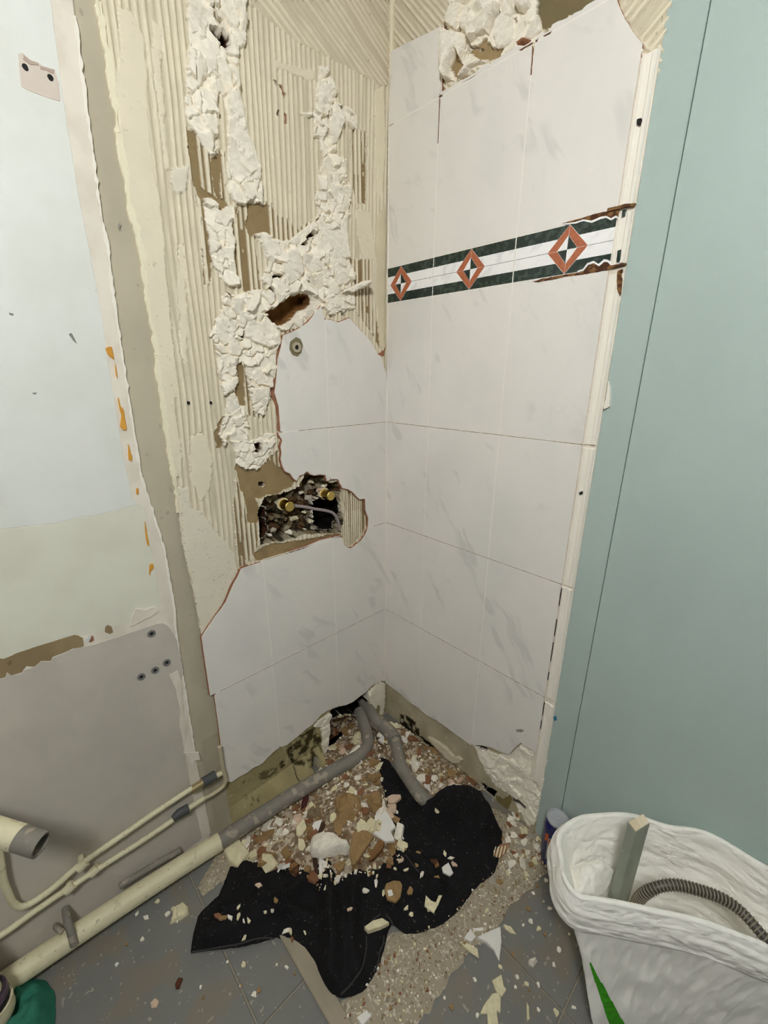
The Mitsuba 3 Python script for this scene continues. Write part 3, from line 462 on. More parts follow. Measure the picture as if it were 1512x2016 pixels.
# lower strip behind the waste pipe, where the tray stood
def base_low(U, Z):
    C = mixc(lin((170, 158, 116))+0*U[:, None], lin((150, 138, 102)), nz(U, Z, 22, 3)*1.5-.3); C = mixc(C, lin((196, 184, 150)), (nz(U, Z, 60, 8)-.62)*5)
    cove = 0.050*np.clip((0.060-Z)/0.060, 0, 1)*np.clip((U-0.16)/0.1, 0, 1)*np.clip((0.69-U)/0.15, 0, 1)
    return BD+0.0015*nz(U, Z, 40, 4)+0.0005*nz(U, Z, 200, 5)+cove, dirt(U, Z, mixc(C, lin((172, 163, 143))+0*C, (U-0.664)*400), 4)
MOLD = (52, 46, 22)
zl = [
 ('stain', [(0.4578,0.1521),(0.431,0.1616),(0.3984,0.1676),(0.3703,0.1775),(0.3426,0.1704),(0.3153,0.1395),(0.3094,0.0796),(0.3206,0.0372),(0.3503,0.0344),(0.3747,0.0153),(0.4122,0.045),(0.4389,0.0538),(0.4555,0.115)], fn_stain(MOLD, 0.95, 60, 0.40)),
 ('stain', [(0.4977,0.1006),(0.4768,0.1078),(0.4613,0.1076),(0.459,0.0698),(0.48,0.0685)], fn_stain(MOLD, 0.9, 90, 0.35)),
 ('stain', [(0.5643,0.1195),(0.5266,0.112),(0.4882,0.0931),(0.491,0.0594),(0.5305,0.0682),(0.5586,0.08)], fn_stain(MOLD, 0.7, 90, 0.45)),
 ('stain', [(0.6267,0.0922),(0.5981,0.0614),(0.5622,0.0418),(0.5737,0.0221),(0.6019,0.0236),(0.6213,0.0587)], fn_stain(MOLD, 0.7, 70, 0.48)),
 ('stain', [(0.6182,0.1302),(0.5869,0.1266),(0.5658,0.1035),(0.5853,0.0967),(0.6116,0.1076)], fn_stain(MOLD, 0.7, 80, 0.50)),
 ('cavity', [(0.377,0.0235),(0.3615,0.0429),(0.3469,0.0444),(0.3391,0.0258),(0.3493,0.0017),(0.3647,-0.0117),(0.3756,0.0002)], fn_pit(0.02, (44, 30, 18), (34, 22, 14), 0.001)),
 ('cavity', [(0.4352,0.1411),(0.429,0.1306),(0.4329,0.0613),(0.4349,-0.0116),(0.439,-0.0081),(0.437,0.0645)], fn_pit(0.006, (60, 48, 26), (50, 40, 22), 0.0002)),
 ('torn_plaster', [(0.3486,0.1655),(0.3191,0.1785),(0.2837,0.1792),(0.2596,0.1757),(0.2733,0.1416),(0.2729,0.0787),(0.2841,0.0357),(0.3019,-0.0157),(0.3225,0.0002),(0.3171,0.0473),(0.3094,0.0796),(0.3153,0.1395)], fn_torn(0.004, 0.006, 0.03, 0.4)),
 ('rubble_cavity', [(0.2711,0.1215),(0.249,0.1316),(0.2051,0.1149),(0.1594,0.0879),(0.1117,0.0396),(0.1199,-0.0297),(0.1418,-0.0623),(0.23,-0.0443),(0.3179,-0.0294),(0.3019,-0.0157),(0.2841,0.0357),(0.2729,0.0787)], fn_rubblepit(0.05, ((140, 116, 92), (110, 66, 42), (178, 164, 140), (96, 78, 60)))),
 ('void', [(0.2655,0.1795),(0.247,0.1829),(0.2223,0.1733),(0.1644,0.1587),(0.1237,0.1654),(0.089,0.1605),(0.0678,0.1412),(0.0824,0.1074),(0.0646,0.0559),(0.0611,0.0264),(0.1117,0.0396),(0.1726,0.0986),(0.224,0.1262),(0.2493,0.1255),(0.2716,0.1093)], fn_pit(0.22, (18, 14, 10), (12, 8, 6), 0.001)),
 ('hanging_board', [(0.089,0.1573),(0.0604,0.1662),(0.0164,0.1734),(-0.0064,0.147),(0.0002,-0.0422),(0.0235,-0.0265),(0.0198,0.0408),(0.0387,0.0665),(0.0462,0.0303),(0.0648,0.0356),(0.0809,0.1131)], fn_torn(0.006, 0.006, 0.04, 0.3)),
]
relief(L3, -0.0115, 0.712, -0.004, 0.36, 0.0022, 0.002, base_low, zl, sbox(-0.0115, -0.01, 0.711, 0.36), wl, 'lower_board', 9, drop=TILED_L.buffer(-0.012))

# tiles still on the left wall
def tile_set(plane, outlines, cols, rows, parent, seed, edges=(0.0006,)):
    for oi, o in enumerate(outlines):
        for ci in range(len(cols)-1):
            for ri in range(len(rows)-1):
                cell = sbox(cols[ci]+0.0019, rows[ri+1]+0.0019, cols[ci+1]-0.0019, rows[ri]-0.0019); edge = edges[oi % len(edges)]
                g = o.intersection(cell)
                for q in getattr(g, 'geoms', [g]):
                    if q.geom_type != 'Polygon' or q.area < 4e-5: continue
                    q = q.buffer(-0.0004).buffer(0.0004)
                    if q.is_empty or q.geom_type != 'Polygon': continue
                    k = obj('tile', slab(q, -0.0022, 0.0, plane, 0.0007), 'm_glaze', parent)
                    # the clay body shows past the glaze where the tile is broken
                    inner = cell.buffer(-0.004)
                    rb = ragged([tuple(x) for x in ring(q)], 0.004, 0.0009, seed+oi*7+ci, 200)
                    grow = rb.buffer(edge).intersection(cell) if not q.buffer(0.001).contains(cell.buffer(-0.001)) else q
                    for w in getattr(grow, 'geoms', [grow]):
                        if w.geom_type == 'Polygon' and w.area > 4e-5: obj('biscuit', slab(w, -0.0095, -0.0022, plane, 0.0005), 'm_biscuit', k)
tile_set(L3, outl, (0.0, U1[0], U1[1], 0.70), ZR[2:]+(0.0,), wl, 40, (0.0016, 0.0026, 0.0014, 0.0))
gr = shapely.union_all([o.buffer(0.0025) for o in outl]).buffer(-0.0075)
obj('grout', slab(gr if gr.geom_type == 'Polygon' else max(gr.geoms, key=lambda g: g.area), -0.0095, -0.0004, L3, 0.0002), 'm_grout', wl)
for s in (TA,):
    pass
for pl in ([(0.3779,1.4084),(0.3853,1.3899),(0.3913,1.3713),(0.3988,1.3339),(0.4073,1.3038),(0.4001,1.2831),(0.3933,1.2567),(0.3893,1.23),(0.3974,1.2064),(0.4017,1.2095),(0.3964,1.2371),(0.4003,1.2636),(0.4099,1.2898),(0.4147,1.3027),(0.4027,1.3402),(0.3922,1.3774),(0.3838,1.4082)],
           [(0.0391,1.4096),(0.0284,1.4144),(0.011,1.4224),(0.0045,1.4301),(0.0087,1.4076),(0.0197,1.4043),(0.013,1.3774),(-0.0006,1.3546),(-0.0007,1.3469),(0.0107,1.3622),(0.0218,1.3923)],
           [(0.5269,0.852),(0.5373,0.8509),(0.5496,0.8458),(0.5631,0.8276),(0.5779,0.81),(0.5904,0.7871),(0.6016,0.7637),(0.6173,0.7484),(0.6006,0.7602),(0.5853,0.782),(0.5683,0.8065),(0.5546,0.8261),(0.5411,0.843)]):
    obj('biscuit_edge', slab(ragged(pl, 0.003, 0.001, 8), -0.0095, -0.0035, L3, 0.0006), 'm_biscuit', wl)
pk = [(0.3319,1.4177)]
k = thing('wall_fixing', 'round corroded screw fixing left in the pale tile below the large hole', 'fixing')
c0 = L3(pk[0][0], pk[0][1], 0.0)
obj('stain', slab(ragged([(0.3302,1.4425),(0.3165,1.4383),(0.3112,1.4236),(0.3172,1.4044),(0.3304,1.3951),(0.3456,1.3997),(0.3523,1.4119),(0.3495,1.4292),(0.3397,1.4383)], 0.003, 0.0015, 5), 0.0, 0.0012, L3, 0.0004), pr((120, 112, 84), 0.9), k)
an = trimesh.creation.annulus(0.006, 0.013, 0.004, sections=20); an.apply_transform(trimesh.geometry.align_vectors([0, 0, 1], [0, -1, 0])); an.apply_translation(c0+[0, -0.0025, 0]); obj('collar', an, pr((170, 160, 136), 0.8), k)
obj('screw_hole', disc(c0+[0, -0.001, 0], 0.0055, 14, [0, -1, 0], 0.0016), 'm_black', k)

# loose plaster lumps and flakes standing proud of the torn area
FL = [(0.008, [(0.4216,1.6598),(0.3993,1.6684),(0.378,1.6594),(0.3475,1.6577),(0.3491,1.6378),(0.3829,1.6021),(0.3968,1.6149),(0.4059,1.6368)]), (0.010, [(0.3453,1.6354),(0.316,1.6527),(0.3007,1.6368),(0.2947,1.5997),(0.313,1.5779),(0.3387,1.565),(0.3533,1.585),(0.3647,1.5896)]),
 (0.013, [(0.2962,1.6407),(0.2615,1.6497),(0.2359,1.6313),(0.2282,1.6027),(0.2514,1.5928),(0.2774,1.6022),(0.2936,1.6158)]), (0.006, [(0.24,1.7228),(0.1495,1.7481),(0.1424,1.6545),(0.2033,1.6404),(0.2307,1.6458),(0.2547,1.646),(0.2439,1.6908)]),
 (0.009, [(0.2036,1.633),(0.1401,1.6463),(0.1256,1.6171),(0.1568,1.5883),(0.1915,1.5804),(0.2,1.6066)]), (0.012, [(0.2271,1.6261),(0.2072,1.6056),(0.1917,1.5769),(0.2024,1.5513),(0.2265,1.5417),(0.2155,1.5774),(0.2305,1.6023)]),
 (0.011, [(0.2314,1.5377),(0.1922,1.5629),(0.1423,1.5652),(0.1273,1.5451),(0.1329,1.528),(0.174,1.5223),(0.1992,1.5092),(0.228,1.5102)]), (0.013, [(0.3697,1.5765),(0.339,1.5618),(0.3148,1.5518),(0.3362,1.5445),(0.3619,1.5271),(0.3745,1.5194),(0.3817,1.5501)]),
 (0.012, [(0.4919,1.5191),(0.4564,1.526),(0.4248,1.5142),(0.4149,1.4996),(0.4551,1.468),(0.4791,1.4784),(0.498,1.4947)]), (0.014, [(0.466,1.4609),(0.4325,1.4729),(0.3944,1.471),(0.3759,1.4543),(0.3826,1.4223),(0.4152,1.4125),(0.4485,1.424),(0.4693,1.4357)]),
 (0.012, [(0.5335,1.4708),(0.51,1.4787),(0.4875,1.4655),(0.4949,1.4295),(0.5241,1.4157),(0.5452,1.4343)]), (0.010, [(0.5465,1.3825),(0.5196,1.3957),(0.4921,1.3903),(0.5021,1.3644),(0.5316,1.3513),(0.5434,1.3386)]),
 (0.012, [(0.5449,1.3258),(0.5226,1.3385),(0.4981,1.3351),(0.5111,1.3155),(0.5393,1.3004)]), (0.008, [(0.4687,1.3714),(0.4317,1.402),(0.3894,1.4136),(0.3911,1.3693),(0.4112,1.3242),(0.4507,1.3247),(0.468,1.3417)]),
 (0.009, [(0.4628,1.318),(0.4156,1.3208),(0.4224,1.2893),(0.4403,1.2481),(0.4634,1.2734)]), (0.011, [(0.531,1.2963),(0.5057,1.2988),(0.5013,1.2716),(0.5181,1.2521),(0.5366,1.2633)]),
 (0.010, [(0.2333,2.0012),(0.2156,2.014),(0.1854,2.0184),(0.1759,1.9989),(0.1972,1.9816),(0.2032,1.9598),(0.2191,1.9446),(0.2333,1.9563)]), (0.011, [(0.1955,1.9624),(0.1609,1.9772),(0.1536,1.9557),(0.1742,1.9077),(0.1904,1.8994),(0.1996,1.9274)]),
 (0.010, [(0.2455,1.913),(0.2194,1.9379),(0.2037,1.9497),(0.1996,1.9274),(0.2215,1.8969),(0.239,1.8984)]), (0.008, [(0.2244,1.8409),(0.1921,1.8603),(0.1764,1.8503),(0.1824,1.8342),(0.2043,1.8249),(0.2225,1.8273)]),
 (0.006, [(0.2344,1.7958),(0.1939,1.8167),(0.1382,1.8233),(0.1395,1.7774),(0.1957,1.7759),(0.2271,1.7868)]), (0.009, [(0.3348,1.6591),(0.3092,1.6802),(0.2832,1.6999),(0.2487,1.7235),(0.2523,1.7042),(0.2845,1.6794),(0.3109,1.6561)]),
 (0.007, [(0.5358,1.9442),(0.5182,1.9434),(0.4944,1.9474),(0.4762,1.9557),(0.477,1.9354),(0.5092,1.91),(0.5392,1.9069)]), (0.006, [(0.5443,1.8575),(0.485,1.8832),(0.4888,1.8368),(0.5054,1.803),(0.5229,1.8035),(0.5395,1.8319)]),
 (0.007, [(0.458,1.9149),(0.4382,1.9106),(0.4269,1.874),(0.4116,1.8306),(0.3943,1.7981),(0.3967,1.7719),(0.456,1.7473),(0.4726,1.7707),(0.468,1.8433)]), (0.006, [(0.4318,2.0666),(0.4031,2.0794),(0.4094,2.0049),(0.4425,1.9876),(0.4423,2.0208)]),
 (0.007, [(0.5213,2.0269),(0.4822,2.0443),(0.483,2.0114),(0.4963,1.9855),(0.5237,1.9742),(0.5285,1.997)]), (0.008, [(0.8112,1.6083),(0.8109,1.6084),(0.8112,1.6081)])]
for i, (h, p) in enumerate(FL[:-1]):
    obj('plaster_flake', lump(p, h*0.8, L3, BD+0.004, seed=100+i, rough=0.7, amp=0.0022, facet=0.017, rock=True, step=0.003), 'm_sh_plaster', wl, smooth=14)
fp = trimesh.util.concatenate([lump([(0.1822,1.5704),(0.1469,1.5825),(0.1209,1.5957),(0.0944,1.6035),(0.0919,1.5937),(0.116,1.5809),(0.1422,1.5695),(0.1776,1.5629)], 0.007, L3, 0.012, seed=77, rough=0.5, amp=0.003, tilt=(-0.35, 0.25))])
obj('plaster_flake', fp, 'm_sh_plaster', wl, smooth=30)
# drilled holes in the adhesive
for x, y in [(0.6224,1.2877),(0.5714,1.2857)]: obj('drill_hole', disc(L3(x, z=y, d=-0.010) if False else L3(x, y, -0.010), 0.0035, 12, [0, -1, 0], 0.0045), 'm_black', wl)
# yellowed ragged edge of the adhesive along the channel
YE = CH_R[:16]
for a, b in ((0, 4), (4, 8), (8, 11), (11, 15)):
    seg = YE[a:b+1]; pg = ragged([(u+0.0025, z) for u, z in seg]+[(u-0.005-0.005*((j*7+a) % 3)/2, z) for j, (u, z) in enumerate(reversed(seg))], 0.003, 0.0060, 20+a, 70)
    obj('adhesive_edge', slab(pg, -0.0125, -0.0058, L3, 0.0012), 'm_yellowed', wl)

# painted part of the left wall, beyond the channel: overlapping paint and filler layers
def layer(name, pts, d0, d1, mat, seed, amp=0.0012, bev=0.0006): return obj(name, slab(ragged(pts, 0.006, amp, seed, 90), d0, d1, L3, bev), mat, wl)
layer('filler_strip', [(1.6, ZT), (0.699, ZT)]+[(0.7172,1.963),(0.7193,1.9179),(0.721,1.878),(0.7235,1.8365),(0.7263,1.7721),(0.7291,1.7044),(0.7321,1.6331),(0.7297,1.5759),(0.7342,1.5148),(0.737,1.4045),(0.7412,1.2537),(0.7427,1.1325),(0.7332,1.0599)]+[(0.7279,1.0093),(0.7213,0.9563),(0.7223,0.8627),(0.7218,0.792),(0.7273,0.7359),(0.7289,0.6453),(0.7305,0.4828),(0.7329,0.3426),(0.7309,0.2271),(0.7272,0.0177)]+[(0.733, 0.0), (1.6, 0.0)], -0.0125, -0.0075, 'm_filler', 61, 0.0016, 0.002)
FE = [(0.7193,1.9179),(0.721,1.878),(0.7235,1.8365),(0.7263,1.7721),(0.7291,1.7044),(0.7321,1.6331),(0.7297,1.5759),(0.7342,1.5148),(0.737,1.4045),(0.7412,1.2537),(0.7427,1.1325),(0.7332,1.0599),(0.7279,1.0093),(0.7213,0.9563),(0.7223,0.8627),(0.7218,0.792),(0.7273,0.7359),(0.7289,0.6453),(0.7305,0.4828),(0.7329,0.3426)]
for a, b in ((0, 3), (3, 6), (6, 10), (10, 14), (14, 17), (17, 19)):
    sg = FE[a:b+1]; layer('torn_edge', [(u-0.0012, z) for u, z in sg]+[(u+0.0035, z) for u, z in reversed(sg)], -0.0125, -0.0066, 'm_trim', 160+a, 0.0038, 0.0008)
layer('paint_layer', [(1.6, ZT), (0.732, ZT)]+[(0.7487,1.9485),(0.7528,1.9036),(0.7556,1.8577),(0.7597,1.7961),(0.7616,1.725),(0.7636,1.6419),(0.7625,1.5619),(0.7616,1.5026),(0.7625,1.4403),(0.7668,1.3653),(0.7677,1.2863),(0.7706,1.203),(0.7699,1.1369),(0.7685,1.0851),(0.76,1.0751),(0.7927,1.0703),(0.8406,1.0661),(0.8756,1.0686),(0.9098,1.0659),(0.9489,1.0691),(0.9925,1.0738)]+[(1.6, 1.105)], -0.0075, -0.0066, 'm_white', 62)
layer('paint_layer', [(0.7596,1.0774),(0.7485,1.0632),(0.7493,0.9898),(0.7502,0.9128),(0.752,0.8185),(0.7721,0.8059),(0.8146,0.8005),(0.863,0.8006),(0.9102,0.8066),(0.9246,0.8133),(0.9582,0.8141),(1.0244,0.8126),(1.0295,0.8068),(1.047,0.8148)]+[(1.6, 0.80), (1.6, 1.104)]+[(0.9927,1.0729),(0.9491,1.0681),(0.91,1.0648),(0.8758,1.0676),(0.8407,1.065),(0.7929,1.0692)], -0.0075, -0.0070, 'm_cream', 63)
layer('bare_patch', [(1.202,0.8139),(1.0509,0.8204),(1.0426,0.8121),(1.0279,0.8145),(1.0238,0.8155),(0.9944,0.8157),(0.9581,0.8145),(0.9257,0.8138),(0.9191,0.8086),(0.9131,0.7993),(0.9149,0.7806),(0.9233,0.7774),(0.9343,0.7838),(0.9499,0.7808),(0.9704,0.7807),(0.9749,0.7724),(0.9903,0.7805),(0.9993,0.7706),(1.0055,0.774),(1.0125,0.7798),(1.0189,0.775),(1.0226,0.77),(1.0382,0.7713),(1.0436,0.7825),(1.0482,0.7728),(1.0605,0.7749),(1.2104,0.7792)], -0.0075, -0.0064, 'm_paper', 64, 0.001, 0.0003)
layer('bare_patch', [(0.8695,0.8075),(0.8646,0.811),(0.858,0.8045),(0.8574,0.7886),(0.8637,0.7871),(0.8722,0.7955)], -0.0075, -0.0063, 'm_paper', 65, 0.001, 0.0003)
layer('bare_patch', [(0.9059,0.7872),(0.899,0.7992),(0.8944,0.7948),(0.8953,0.7843),(0.9019,0.783)], -0.0075, -0.0063, 'm_biscuit', 66, 0.001, 0.0003)
layer('paint_chip', [(0.9091,0.7953),(0.9001,0.8018),(0.8979,0.7965),(0.9044,0.7865),(0.9086,0.7863)], -0.0068, -0.0050, 'm_white', 67, 0.001, 0.0004)
layer('paint_layer', [(1.6, 0.02), (1.6, 0.765)]+[(1.0605,0.7749),(1.0484,0.7721),(1.0429,0.78),(1.0383,0.7706),(1.0223,0.7686),(1.0185,0.774),(1.0054,0.7718),(0.9905,0.7794),(0.9746,0.771),(0.9702,0.7789),(0.9496,0.7794),(0.934,0.7823),(0.9137,0.7787),(0.8953,0.7754),(0.8491,0.7734),(0.7922,0.7726),(0.766,0.7713),(0.755,0.7678),(0.7449,0.7561),(0.7363,0.7327),(0.7298,0.7072),(0.7293,0.6663),(0.7263,0.6124),(0.7337,0.5898),(0.7484,0.5607),(0.7499,0.4954),(0.7595,0.445),(0.7592,0.3744),(0.7591,0.3259)]+[(0.7593,0.2701),(0.758,0.1314),(0.7542,0.0232)]+[(0.76, 0.02)], -0.0072, -0.0060, 'm_pink', 68)
layer('filler_smear', [(0.8148,0.8124),(0.8047,0.8307),(0.7851,0.8181),(0.7663,0.8196),(0.7572,0.8043),(0.7738,0.7949),(0.7888,0.7944),(0.8116,0.7882),(0.8258,0.7878)], -0.0070, -0.0048, 'm_filler', 69)
layer('filler_smear', [(0.761,0.6184),(0.74,0.6199),(0.7358,0.5748),(0.7436,0.5026),(0.7442,0.4344),(0.7592,0.3744),(0.7508,0.3194),(0.7479,0.314),(0.7561,0.348),(0.7596,0.4508),(0.7511,0.4961),(0.7523,0.563)], -0.0070, -0.0045, 'm_filler', 70)
layer('filler_smear', [(0.7627,0.3651),(0.7252,0.3368),(0.7221,0.3064),(0.7392,0.316),(0.7438,0.3027),(0.7563,0.3127),(0.7513,0.3291)], -0.0060, -0.0035, 'm_filler', 71)
layer('socket_scar', [(0.8108,1.8322),(0.8049,1.8364),(0.796,1.8304),(0.7856,1.8305),(0.7768,1.828),(0.7642,1.8308),(0.7631,1.8219),(0.7615,1.8124),(0.7649,1.7875),(0.7699,1.7864),(0.7862,1.7869),(0.7968,1.7872),(0.8033,1.7875),(0.8122,1.7883),(0.8157,1.7897),(0.8142,1.8095)], -0.0066, -0.0058, pr((206, 194, 182), 0.9, 0.1), 72, 0.0012)
layer('socket_scar_edge', [(0.8043,1.8335),(0.796,1.8304),(0.7856,1.8305),(0.7857,1.8266),(0.7974,1.8235),(0.8057,1.8267)], -0.0060, -0.0050, pr((176, 158, 146), 0.9, 0.1), 73)
layer('socket_scar_edge', [(0.785,1.8269),(0.7734,1.8286),(0.7652,1.8291),(0.767,1.8231),(0.7764,1.8236),(0.7846,1.8225)], -0.0060, -0.0050, pr((176, 158, 146), 0.9, 0.1), 74)
for x, y in [(0.805,1.8174),(0.7731,1.8162)]: obj('screw_hole', slab(ragged([(x+0.0042*math.cos(t), y+0.005*math.sin(t)) for t in np.arange(9)*0.698], 0.003, 0.0015, 4), -0.0058, -0.0052, L3, 0.0001), 'm_black', wl)
m_org = pr(proc(lambda p, n, uv: mix(C3((214, 160, 66)), C3((196, 138, 48)), fbm(p.x*90, 1, p.z*60, 3))), 0.5, 0.4); scene['m_orange'] = m_org
for i, pgn in enumerate(([(0.7672,1.3969),(0.7613,1.4009),(0.7554,1.4011),(0.7554,1.3942),(0.7551,1.3767),(0.7602,1.3814),(0.764,1.3851)], [(0.755,1.3687),(0.7547,1.3525),(0.756,1.3411),(0.7573,1.3476)], [(0.7616,1.303),(0.76,1.3029),(0.7592,1.286),(0.7551,1.2806),(0.7549,1.2686),(0.7554,1.2407),(0.7571,1.2365),(0.7632,1.2378),(0.7667,1.245),(0.7643,1.2553),(0.7608,1.2655),(0.7619,1.2827)],
   [(0.7584,1.2089),(0.7564,1.2014),(0.7569,1.1887),(0.7546,1.183),(0.7579,1.1705),(0.7624,1.1748),(0.7613,1.1856)], [(0.7577,1.1101),(0.7543,1.1107),(0.7559,1.0962),(0.7602,1.097)], [(0.7533,1.032),(0.753,1.0115),(0.7535,0.9741),(0.7564,0.9741),(0.7572,0.996)], [(0.7577,0.9283),(0.7517,0.9273),(0.7523,0.9157),(0.7599,0.9094),(0.7636,0.8997),(0.7637,0.9085),(0.7611,0.9207)])):
    obj('adhesive_drip', slab(ragged(pgn, 0.003, 0.001, 80+i), -0.0078, -0.0045, L3, 0.0008), 'm_orange', wl)
for i, pgn in enumerate(([(0.8217,1.4202),(0.8174,1.4222),(0.8141,1.41),(0.8127,1.4047),(0.8167,1.4089)], [(0.8965,1.3157),(0.8912,1.3164),(0.8917,1.3138),(0.8954,1.3139)], [(0.9014,1.4494),(0.8963,1.4482),(0.8968,1.4458),(0.9007,1.4462)], [(0.7061,1.6206),(0.7028,1.6246),(0.7081,1.6135)])):
    obj('gouge', slab(Polygon(pgn).buffer(0.0004), -0.0068, -0.0061, L3, 0.0001), pr((130, 130, 124), 0.9), wl)
for x, y in [(0.7828,0.7513),(0.7619,0.6565),(0.7903,0.649),(0.8217,0.6469)]:
    k = thing('wall_plug', {0: 'topmost grey wall plug below the painted area, set alone in the pink wall', 1: 'grey wall plug nearest the channel, upper end of a slanting row of three', 2: 'grey wall plug in the middle of a slanting row of three', 3: 'grey wall plug at the lower end of a slanting row of three'}[_cnt.get('wall_plug', -1)+1], 'wall plug')
    cc = L3(x, y, -0.0060)
    an = trimesh.creation.annulus(0.0042, 0.0088, 0.003, sections=20); an.apply_transform(trimesh.geometry.align_vectors([0, 0, 1], [0, -1, 0])); an.apply_translation(cc+[0, -0.001, 0]); obj('rim', an, 'm_plug', k)
    obj('hole', disc(cc, 0.0044, 14, [0, -1, 0], 0.0006), 'm_black', k)

# ---------------------------------------------------------------- right wall
wr = tag(newkey('wall_right'), kind='structure')
scene['wall_right'] = mikit.ply(bx(0.28, 0.31, -2.12, 0.05, 0, ZT), 'm_black')
V2 = (0.0, 0.1786, 0.4235, 0.640); TRM = 0.668
def base_right(U, Z):
    r = ribs(U, Z, 0.0105, 42, 6); H = BD+0.0014+0.0046*r+0.0007*nz(U, Z, 130, 5)
    return H, dirt(U, Z, mixc(ADH2+0*U[:, None], ADH, r*1.1), 2)
O1 = [(-0.0057,2.1508),(0.0631,2.1426),(0.1308,2.1324),(0.181,2.1264),(0.1813,2.0693),(0.1822,2.0021),(0.1811,1.9947),(0.1594,1.9502),(0.1992,1.5329)]
TOPC1 = [(0.0, 2.085)]+[(-0.0029,2.1496),(0.0632,2.1416),(0.1308,2.1314),(0.1826,2.1248),(0.1829,2.0686),(0.184,1.9985)]+[(0.1786, 1.993), (0.1786, 0.156), (0.0, 0.156)]
TOPC2 = [(0.1823,2.0011),(0.1979,2.0003),(0.2191,2.0001),(0.2382,2.0004),(0.2612,1.9991),(0.2807,1.999),(0.2939,2.0028),(0.3071,2.0038),(0.3206,1.9994),(0.3331,2.0022),(0.3457,2.0014),(0.3554,2.0034),(0.3701,2.0016),(0.3795,2.0028),(0.3865,2.0032),(0.3977,1.9961),(0.4056,1.9969),(0.4192,1.996)]+[(0.4235, 1.95), (0.4235, 1.5), (0.1786, 1.5), (0.1786, 1.91)]
TOPC3 = [(0.4268,1.9968),(0.433,1.9997),(0.4391,2.0026),(0.4483,1.9971),(0.4568,1.9966),(0.4609,2.0047),(0.4722,2.0043),(0.4846,2.0019),(0.4976,2.0006),(0.5061,2.0019),(0.5196,2.0002),(0.5275,2.0031),(0.542,2.0035),(0.5587,2.0041),(0.5789,1.9961),(0.5833,1.9845),(0.5884,1.9741),(0.5954,1.962),(0.6024,1.9501),(0.6099,1.9399),(0.6188,1.9265),(0.6272,1.9154),(0.6381,1.9033),(0.6488,1.8921)]+[(0.640, 1.885), (0.640, 1.5), (0.4235, 1.5), (0.4235, 1.94)]
MID = [(0.0, 1.6), (0.640, 1.6), (0.640, 0.30), (0.0, 0.30)]
BOT = [(0.0, 0.31), (0.640, 0.31), (0.640, 0.2)]+list(reversed([(0.0056,0.1611),(0.0351,0.157),(0.0921,0.1538),(0.1465,0.1507),(0.1882,0.1525),(0.2238,0.1486),(0.2721,0.1547),(0.3184,0.1584),(0.3634,0.1534),(0.4225,0.1587),(0.4528,0.1846),(0.4954,0.2073),(0.528,0.2165),(0.5542,0.2251),(0.5615,0.2392),(0.5697,0.2599),(0.582,0.2875),(0.6003,0.3172),(0.6198,0.3436),(0.6393,0.364),(0.6568,0.3828)]))
allw2 = shapely.union_all([Polygon(TOPC1).buffer(0), ragged(TOPC2, 0.004, 0.0008, 31), ragged(TOPC3, 0.004, 0.0009, 32), Polygon(MID), ragged(BOT, 0.004, 0.0005, 33)])
